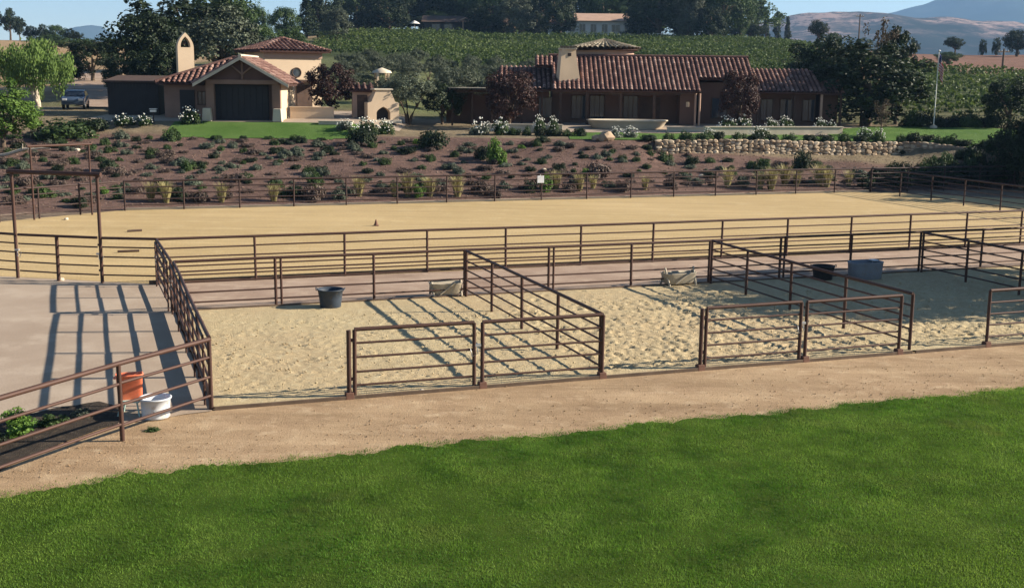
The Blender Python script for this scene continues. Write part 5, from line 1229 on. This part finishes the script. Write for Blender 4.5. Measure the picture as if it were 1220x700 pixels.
lowwall('long low cream terrace wall above the rubble wall at right', 840, 1003, 87.9, 90.6, .62)
lowwall('low cream terrace wall at the left end of the long house', 575, 670, 89.6, 89.6, .5)
lowwall('short cream wall right of the garage under the plum tree', 346, 398, 90.4, 91.0, .85, 'stucco')
lowwall('low pale step wall right of the garage lawn', 380, 420, 86.6, 86.6, .22)
lowwall('low pale terrace step before the porch', 795, 842, 91.0, 91.0, .3)
bx_ = at(747, 150, 93.6); bz_ = tz(bx_.x, 93.6); be_ = empty('planter_basin', (bx_.x, 93.6, bz_ - .1), 0, 'wide cream rounded planter basin before the porch', 'planter')
MB().lathe([(.8, 0), (.93, .3), (1.0, .68), (1.03, .7), (1.03, .77), (.93, .77), (.9, .6), (.02, .6)], 40, sx=3.15, sy=1.9).build('basin', MAT['concrete'], be_)
# rubble stone wall: stones one by one
we = empty('stone_wall', (WALL_X0, WALL_Y, 1.6), 0, 'rubble stone retaining wall of rounded tan stones below the terrace', 'wall')
def wall_line(s):
    x_ = WALL_X0 + s; return x_, float(bank_top(x_)) - .2
def wall_top(s):
    x_ = WALL_X0 + s; return float(plat(x_, bank_top(x_) + .1)) + .04 - .05 * float(sm(18, 24, s))
WL = 25.0
stone_me = []
for k in range(10):
    bm = bmesh.new(); bmesh.ops.create_icosphere(bm, subdivisions=1, radius=.5)
    q = random.Random(300 + k)
    for v__ in bm.verts: v__.co *= q.uniform(.85, 1.15); v__.co.x = max(-.47, min(.47, v__.co.x * 1.12)); v__.co.z = max(-.46, min(.46, v__.co.z * 1.12))
    m_ = bpy.data.meshes.new('stone'); bm.to_mesh(m_); bm.free(); set_attr(m_, 'tint', [q.random()] * len(m_.vertices)); m_.materials.append(MAT['stone']); stone_me.append(m_)
s = 0.0; zb = 1.62
while s < WL:
    x_, y_ = wall_line(s); top = wall_top(s); zb_ = tz(x_, y_ - .4) - .1
    wcol = rnd.uniform(.34, .56); z_ = zb_
    while z_ < top - .06:
        hh_ = min(rnd.uniform(.2, .36), top - z_ + .04); ww = wcol * rnd.uniform(.9, 1.15)
        o_ = bpy.data.objects.new('stone', rnd.choice(stone_me)); COL.objects.link(o_); o_.parent = we
        o_.location = (x_ + wcol / 2 - WALL_X0 + rnd.uniform(-.05, .05), y_ - .12 - WALL_Y + rnd.uniform(-.04, .04), z_ + hh_ / 2 - 1.6); o_.scale = (ww * 1.06, .26, hh_ * 1.16); o_.rotation_euler = (rnd.uniform(-.1, .1), rnd.uniform(-.25, .25), rnd.uniform(-.15, .15) + (.235 if s < 19 else -.3))
        z_ += hh_ * .93
    s += wcol * .93
mb = MB()
for k in range(28):
    sa, sb = WL * k / 28, WL * (k + 1) / 28; xa_, ya_ = wall_line(sa); xb_, yb_ = wall_line(sb); tp = wall_top(sa) - .06
    mb.add([(xa_ - WALL_X0, ya_ - WALL_Y - .08, -.3), (xb_ - WALL_X0, yb_ - WALL_Y - .08, -.3), (xb_ - WALL_X0, yb_ - WALL_Y - .08, tp - 1.6), (xa_ - WALL_X0, ya_ - WALL_Y - .08, tp - 1.6),
            (xa_ - WALL_X0, ya_ - WALL_Y + .9, -.3), (xb_ - WALL_X0, yb_ - WALL_Y + .9, -.3), (xb_ - WALL_X0, yb_ - WALL_Y + .9, tp - 1.6), (xa_ - WALL_X0, ya_ - WALL_Y + .9, tp - 1.6)], [(0, 1, 2, 3), (3, 2, 6, 7), (4, 5, 6, 7)])
mb.build('mortar_core', MAT['mortar'], we)
# boulders
for px, py, Y, r_, lb in ((722, 168, 83.2, .62, 'large tan boulder at the left end of the rubble wall'), (83, 155, 83, .42, 'flat white stone at the top of the bank before the blue car'), (106, 156, 82.6, .38, 'pale flat stone right of the flat white stone'), (92, 180, 77, .22, 'small white stone on the bank at left'), (448, 196, 75, .18, 'small white stone in the middle of the bank'), (648, 200, 74.5, .16, 'tiny white stone on the bank below the chimney'), (836, 200, 77, .2, 'tiny white stone on the bank below the rubble wall'), (710, 166, 83.3, .35, 'tan stone beside the large boulder')):
    P_ = at(px, py, Y); rock(lb, px, py, r_, P=Vector((P_.x, Y, tz(P_.x, Y) - r_ * .1)), sz=.75 if r_ > .3 else .6, mat=MAT['boulder'] if px > 700 and px < 730 else None)
P_ = at(18, 172, 73); mb = MB(); mb.tube([(-1.6, 0, .12), (-.5, .1, .3), (.5, 0, .62), (1.1, .1, .75)], [.09, .12, .11, .05], 7); mb.tube([(.4, 0, .55), (.55, -.2, .95)], [.07, .03], 6); mb.tube([(.8, 0, .6), (1.6, .1, .7), (2.2, 0, .68)], [.07, .05, .02], 6)
o = mb.build('driftwood', MAT['bark_pale']); o.location = (P_.x, 73, tz(P_.x, 73)); tag(o, 'bleached white branch lying on the bank under the bright tree', 'branch')

# --- flagpole
fp_ = at(1113, 140, 97); fz = tz(fp_.x, 97); ft = at(1115, 62, 97).z - fz
fe = empty('flagpole', (fp_.x, 97, fz), 0, 'white flagpole with a limp striped flag on the upper lawn', 'flagpole')
MB().tube([(0, 0, 0), (0, 0, ft)], [.05, .03], 8).build('pole', MAT['white'], fe)
mb = MB(); mb.lathe([(.01, ft), (.09, ft + .05), (.1, ft + .1), (.06, ft + .16), (.01, ft + .18)], 10); mb.build('finial', MAT['steel'], fe)
MB().lathe([(.3, 0), (.3, .18), (.12, .25), (.07, .3)], 12).build('base', MAT['concrete'], fe)
nu, nv = 26, 13; Hf = 1.35; vs_, fs_, mi = [], [], []
for j_ in range(nv + 1):
    for i_ in range(nu + 1):
        a = i_ / nu; hang = a * 2.1
        x_ = .06 + .52 * a - .22 * a * a + .07 * math.sin(a * 9); y_ = .13 * math.sin(a * 11 + .4) * (.3 + a); z_ = ft - .15 - Hf * j_ / nv - 1.15 * a ** 1.2
        vs_.append((x_, y_, z_))
for j_ in range(nv):
    for i_ in range(nu):
        q = j_ * (nu + 1) + i_; fs_.append((q, q + 1, q + nu + 2, q + nu + 1)); mi.append(2 if (j_ < 7 and i_ < nu * .4) else (0 if j_ % 2 == 0 else 1))
me_ = bpy.data.meshes.new('flag'); me_.from_pydata(vs_, [], fs_)
for m_ in ('red', 'white', 'navy'): me_.materials.append(MAT[m_])
me_.polygons.foreach_set('material_index', mi); me_.polygons.foreach_set('use_smooth', [True] * len(fs_))
fl = mesh_obj('flag', me_, None, fe); fl.modifiers.new('thick', 'SOLIDIFY').thickness = .008
mb = MB()
for r_ in range(5):
    for c_i in range(6):
        a = (c_i + .5) / 6 * .4; zz = ft - .15 - Hf * (r_ + .5) / 9.4 - 1.15 * a ** 1.2; xx = .06 + .52 * a - .22 * a * a + .07 * math.sin(a * 9); yy = .13 * math.sin(a * 11 + .4) * (.3 + a)
        mb.add([(xx + .028 * math.cos(1.5708 + k * .6283) * (1 if k % 2 == 0 else .42), yy - .008, zz + .028 * math.sin(1.5708 + k * .6283) * (1 if k % 2 == 0 else .42)) for k in range(10)], [tuple(range(10))])
mb.build('flag_stars', MAT['white'], fl)

# --- utility poles
def upole(label, px, y0, y1, Y):
    b_ = at(px, y1, Y); t_z = at(px, y0, Y).z; zb_ = tz(b_.x, Y); hh_ = t_z - zb_
    e_ = empty('utility_pole', (b_.x, Y, zb_), .4, label, 'utility pole')
    MB().tube([(0, 0, -.3), (0, 0, hh_)], [.2, .13], 8).build('pole', MAT['bark'], e_); MB().box((0, 0, hh_ - .5), (2.4, .14, .16)).build('crossarm', MAT['bark'], e_)
    for k in (-1, -.4, .4, 1): MB().tube([(k, 0, hh_ - .42), (k, 0, hh_ - .2)], .06, 6).build('insulator', MAT['steel'], e_)
upole('wooden utility pole before the lilac hill', 1023, 17, 47, 290); upole('wooden utility pole on the slope below the brown field', 1193, 58, 96, 190)

# --- blue car
cp = at(91, 137, 99); cz_ = tz(cp.x, 99); ce = empty('parked_car', (cp.x, 99, cz_), R(104), 'dark blue car parked beyond the bank at far left', 'car')
prof = [(-2.1, .35), (-2.15, .75), (-1.95, .95), (-1.1, 1.02), (-.55, 1.5), (.9, 1.55), (1.75, 1.1), (2.1, 1.0), (2.15, .4)]
body = MB(); rg = []
for yy, k in ((-.88, .94), (-.8, 1), (.8, 1), (.88, .94)): rg.append([(x_ * (1 if k == 1 else .99), yy * (1 if z_ < 1.05 else .84), z_ * (1 if k == 1 else .985)) for x_, z_ in prof])
body.rings(rg); bo = body.build('body', MAT['car'], ce, .03)
for sgn in (-1, 1):
    MB().add([(-.95, sgn * .875, 1.06), (-.5, sgn * .79, 1.42), (.85, sgn * .79, 1.46), (1.45, sgn * .875, 1.1)], [(0, 1, 2, 3)]).prism([(-.95, sgn * .86, 1.06), (-.5, sgn * .765, 1.42), (.85, sgn * .765, 1.46), (1.45, sgn * .86, 1.1)], (0, sgn * .012, 0)).build('side_window', MAT['glass'], ce)
    for xx in (-1.35, 1.35):
        wv = MB(); wv.rings([[(xx + .33 * q * math.cos(6.2832 * k / 18), sgn * yy, .33 + .33 * q * math.sin(6.2832 * k / 18)) for k in range(18)] for q, yy in ((.6, .70), (1, .72), (1, .9), (.62, .915))]); wh = wv.build('wheel', MAT['tyre'], ce)
        MB().rings([[(xx + .2 * q * math.cos(6.2832 * k / 14), sgn * yy, .33 + .2 * q * math.sin(6.2832 * k / 14)) for k in range(14)] for q, yy in ((1, .918), (.3, .93))]).build('rim', MAT['steel'], wh)
    MB().box((-2.1, sgn * .62, .78), (.1, .36, .16)).build('headlight', MAT['plastic_white'], ce, .02); MB().box((2.1, sgn * .66, .85), (.1, .26, .2)).build('tail_light', MAT['red'], ce, .02)
MB().prism([(-1.06, -.7, 1.06), (-1.06, .7, 1.06), (-.6, .66, 1.46), (-.6, -.66, 1.46)], (-.03, 0, .02)).build('windscreen', MAT['glass'], ce)
MB().prism([(1.72, -.7, 1.13), (1.72, .7, 1.13), (.98, .66, 1.5), (.98, -.66, 1.5)], (.03, 0, .025)).build('rear_window', MAT['glass'], ce)
# --- little white post lamp left of the garage, arena marker, ground poles, cone
P_ = at(183, 142, 86.3); z_ = tz(P_.x, 86.3); e_ = empty('garden_lamp', (P_.x, 86.3, z_), 0, 'short post lamp with white head left of the garage', 'lamp')
MB().tube([(0, 0, 0), (0, 0, .8)], .035, 6).build('post', MAT['iron'], e_); MB().box((0, 0, .9), (.42, .3, .16)).build('lamp_head', MAT['white'], e_, .03); MB().box((0, 0, 1.05), (.5, .36, .05)).build('lamp_cap', MAT['white'], e_, .01)
d = ray(644, 216); u0, v0 = UVc(d.x, d.y); k = 62.85 / v0; e_ = empty('arena_marker', (d.x * k, d.y * k, 0), YAW, 'small grey marker board hung on the far arena fence', 'sign')
MB().box((0, 0, 1.22), (.42, .04, .42)).build('board', MAT['plastic_white'], e_, .02); MB().box((0, .03, 1.46), (.06, .06, .1)).build('hook', MAT['steel'], e_)
for a, b, lb in (((152, 276.5), (169, 275.5), 'dark pole lying in the arena, farther from the gate'), ((140, 301), (166, 300), 'dark pole lying in the arena just behind the gate')):
    A_, B_ = gp(*a), gp(*b); o = MB().tube([(0, 0, .05), B_ - A_ + Vector((0, 0, .05))], .05, 8).build('ground_pole', MAT['wood']); o.location = A_; tag(o, lb, 'pole')
P_ = gp(448, 269); e_ = empty('traffic_cone', (P_.x, P_.y, 0.006), 0, 'small dull cone standing in the middle of the arena', 'cone'); MB().lathe([(.1, .03), (.02, .3)], 10, caps=True).build('cone_body', MAT['foot'], e_); MB().box((0, 0, .015), (.26, .26, .03)).build('base', MAT['foot'], e_)

# --- houses on the ridge
def hill_house(name, label, pa, pb, y0, y1, Y, wall, roof, rise, wins, dep=9, rz=0):
    A_, B_ = at(pa, y1, Y), at(pb, y1, Y); cx_ = (A_.x + B_.x) / 2; wd = B_.x - A_.x; zb_ = tz(cx_, Y) - .3; zt_ = at((pa + pb) / 2, y0, Y).z; wh = zt_ - zb_ - rise
    e_ = empty(name, (cx_, Y, zb_), rz, label, 'building')
    MB().box((0, dep / 2, wh / 2), (wd, dep, wh)).build('wall', MAT[wall], e_)
    MB().prism([(-wd / 2 - .6, -.9, wh - .1), (-wd / 2 - .6, dep + .9, wh - .1), (-wd / 2 - .6, dep / 2, wh + rise)], (wd + 1.2, 0, 0)).build('roof', MAT[roof], e_)
    for fx, w_, h_ in wins: window(e_, fx * wd / 2, -.02, wh * .52, w_, h_, mull=1, fm='white' if wall == 'white' else 'wood')
    return e_, wd, wh
e_, wd, wh = hill_house('white_house', 'long white house with dull red roof on the ridge', 674, 762, 15, 40, 284, 'white', 'tile_flat' if False else 'stucco_pink', 1.9, [(-.85, 1.6, 1.6), (-.55, 1.4, 1.8), (-.25, 1.4, 1.8), (.05, 1.4, 1.8), (.35, 2.0, 1.6), (.7, 2.0, 1.6)])
MB().box((-wd * .42, 4, wh + 1.7), (1.3, 1.1, 1.6)).build('chimney', MAT['white'], e_)
hill_house('white_cottage', 'small white cottage left of the long white house', 655, 677, 22, 40, 290, 'white', 'stucco_brown', 1.5, [(-.3, 1.2, 1.5), (.4, 1.2, 1.5)], 6)
hill_house('red_roof_house', 'red roofed house half hidden by trees on the ridge', 618, 652, 8, 40, 305, 'stucco_pink', 'stucco_pink', 2.2, [(-.4, 1.5, 1.5), (.3, 1.5, 1.5)], 8)
e_, wd, wh = hill_house('timber_house', 'dark timber house with gabled open porch on the ridge', 505, 602, 18, 40, 284, 'door', 'wood', 1.6, [(-.7, 2, 1.5), (-.4, 2, 1.5), (.55, 2, 1.5), (.8, 2, 1.5)])
gh = empty('porch_gable', (e_.location.x + wd * .12, 281.5, e_.location.z), 0, 'open gabled porch with pale rafters before the timber house', 'porch')
for sx in (-2.6, 2.6): MB().box((sx, 0, 1.4), (.25, .25, 2.8)).build('post', MAT['stucco_pink'], gh)
for sx in (-1, 1): MB().prism([(0, -1, 4.2), (sx * 3.6, -1, 2.7), (sx * 3.6, -1, 2.95), (0, -1, 4.45)], (0, 3.4, 0)).build('roof_slope', MAT['stucco_pink'], gh)
P_ = at(494, 40, 281); z_ = tz(P_.x, 281); e_ = empty('white_parasol', (P_.x, 281, z_), 0, 'white parasol on the ridge terrace left of the timber house', 'parasol')
MB().tube([(0, 0, 0), (0, 0, 2.5)], .05, 6).build('pole', MAT['white'], e_); MB().lathe([(1.3, 1.9), (.7, 2.3), (.03, 2.6)], 8).build('canopy', MAT['white'], e_)
P_ = at(790, 42, 275); z_ = tz(P_.x, 275); e_ = empty('white_rail_fence', (P_.x, 275, z_), 0, 'short white rail fence below the dark oak on the ridge', 'fence')
for k in range(5): MB().box((-2.4 + 1.2 * k, 0, .6), (.14, .14, 1.2)).build('post', MAT['white'], e_)
for zz in (.6, 1.1): MB().box((0, -.09, zz), (5, .06, .12)).build('rail', MAT['white'], e_)

# ------------------------------------------------------------------ haze
hm = bpy.data.materials.new('haze_air'); hm.use_nodes = True; hn = hm.node_tree; hn.nodes.clear()
pv = hn.nodes.new('ShaderNodeVolumePrincipled'); pv.inputs['Color'].default_value = (0.34, 0.60, 1.0, 1); pv.inputs['Density'].default_value = 0.00011; pv.inputs['Anisotropy'].default_value = 0.1
ho = hn.nodes.new('ShaderNodeOutputMaterial'); hn.links.new(pv.outputs[0], ho.inputs['Volume'])
o = MB().box((0, 3600, 225), (19000, 8900, 600)).build('haze', hm); tag(o, 'thin blue air between the camera and the far hills', 'haze', kind='stuff')
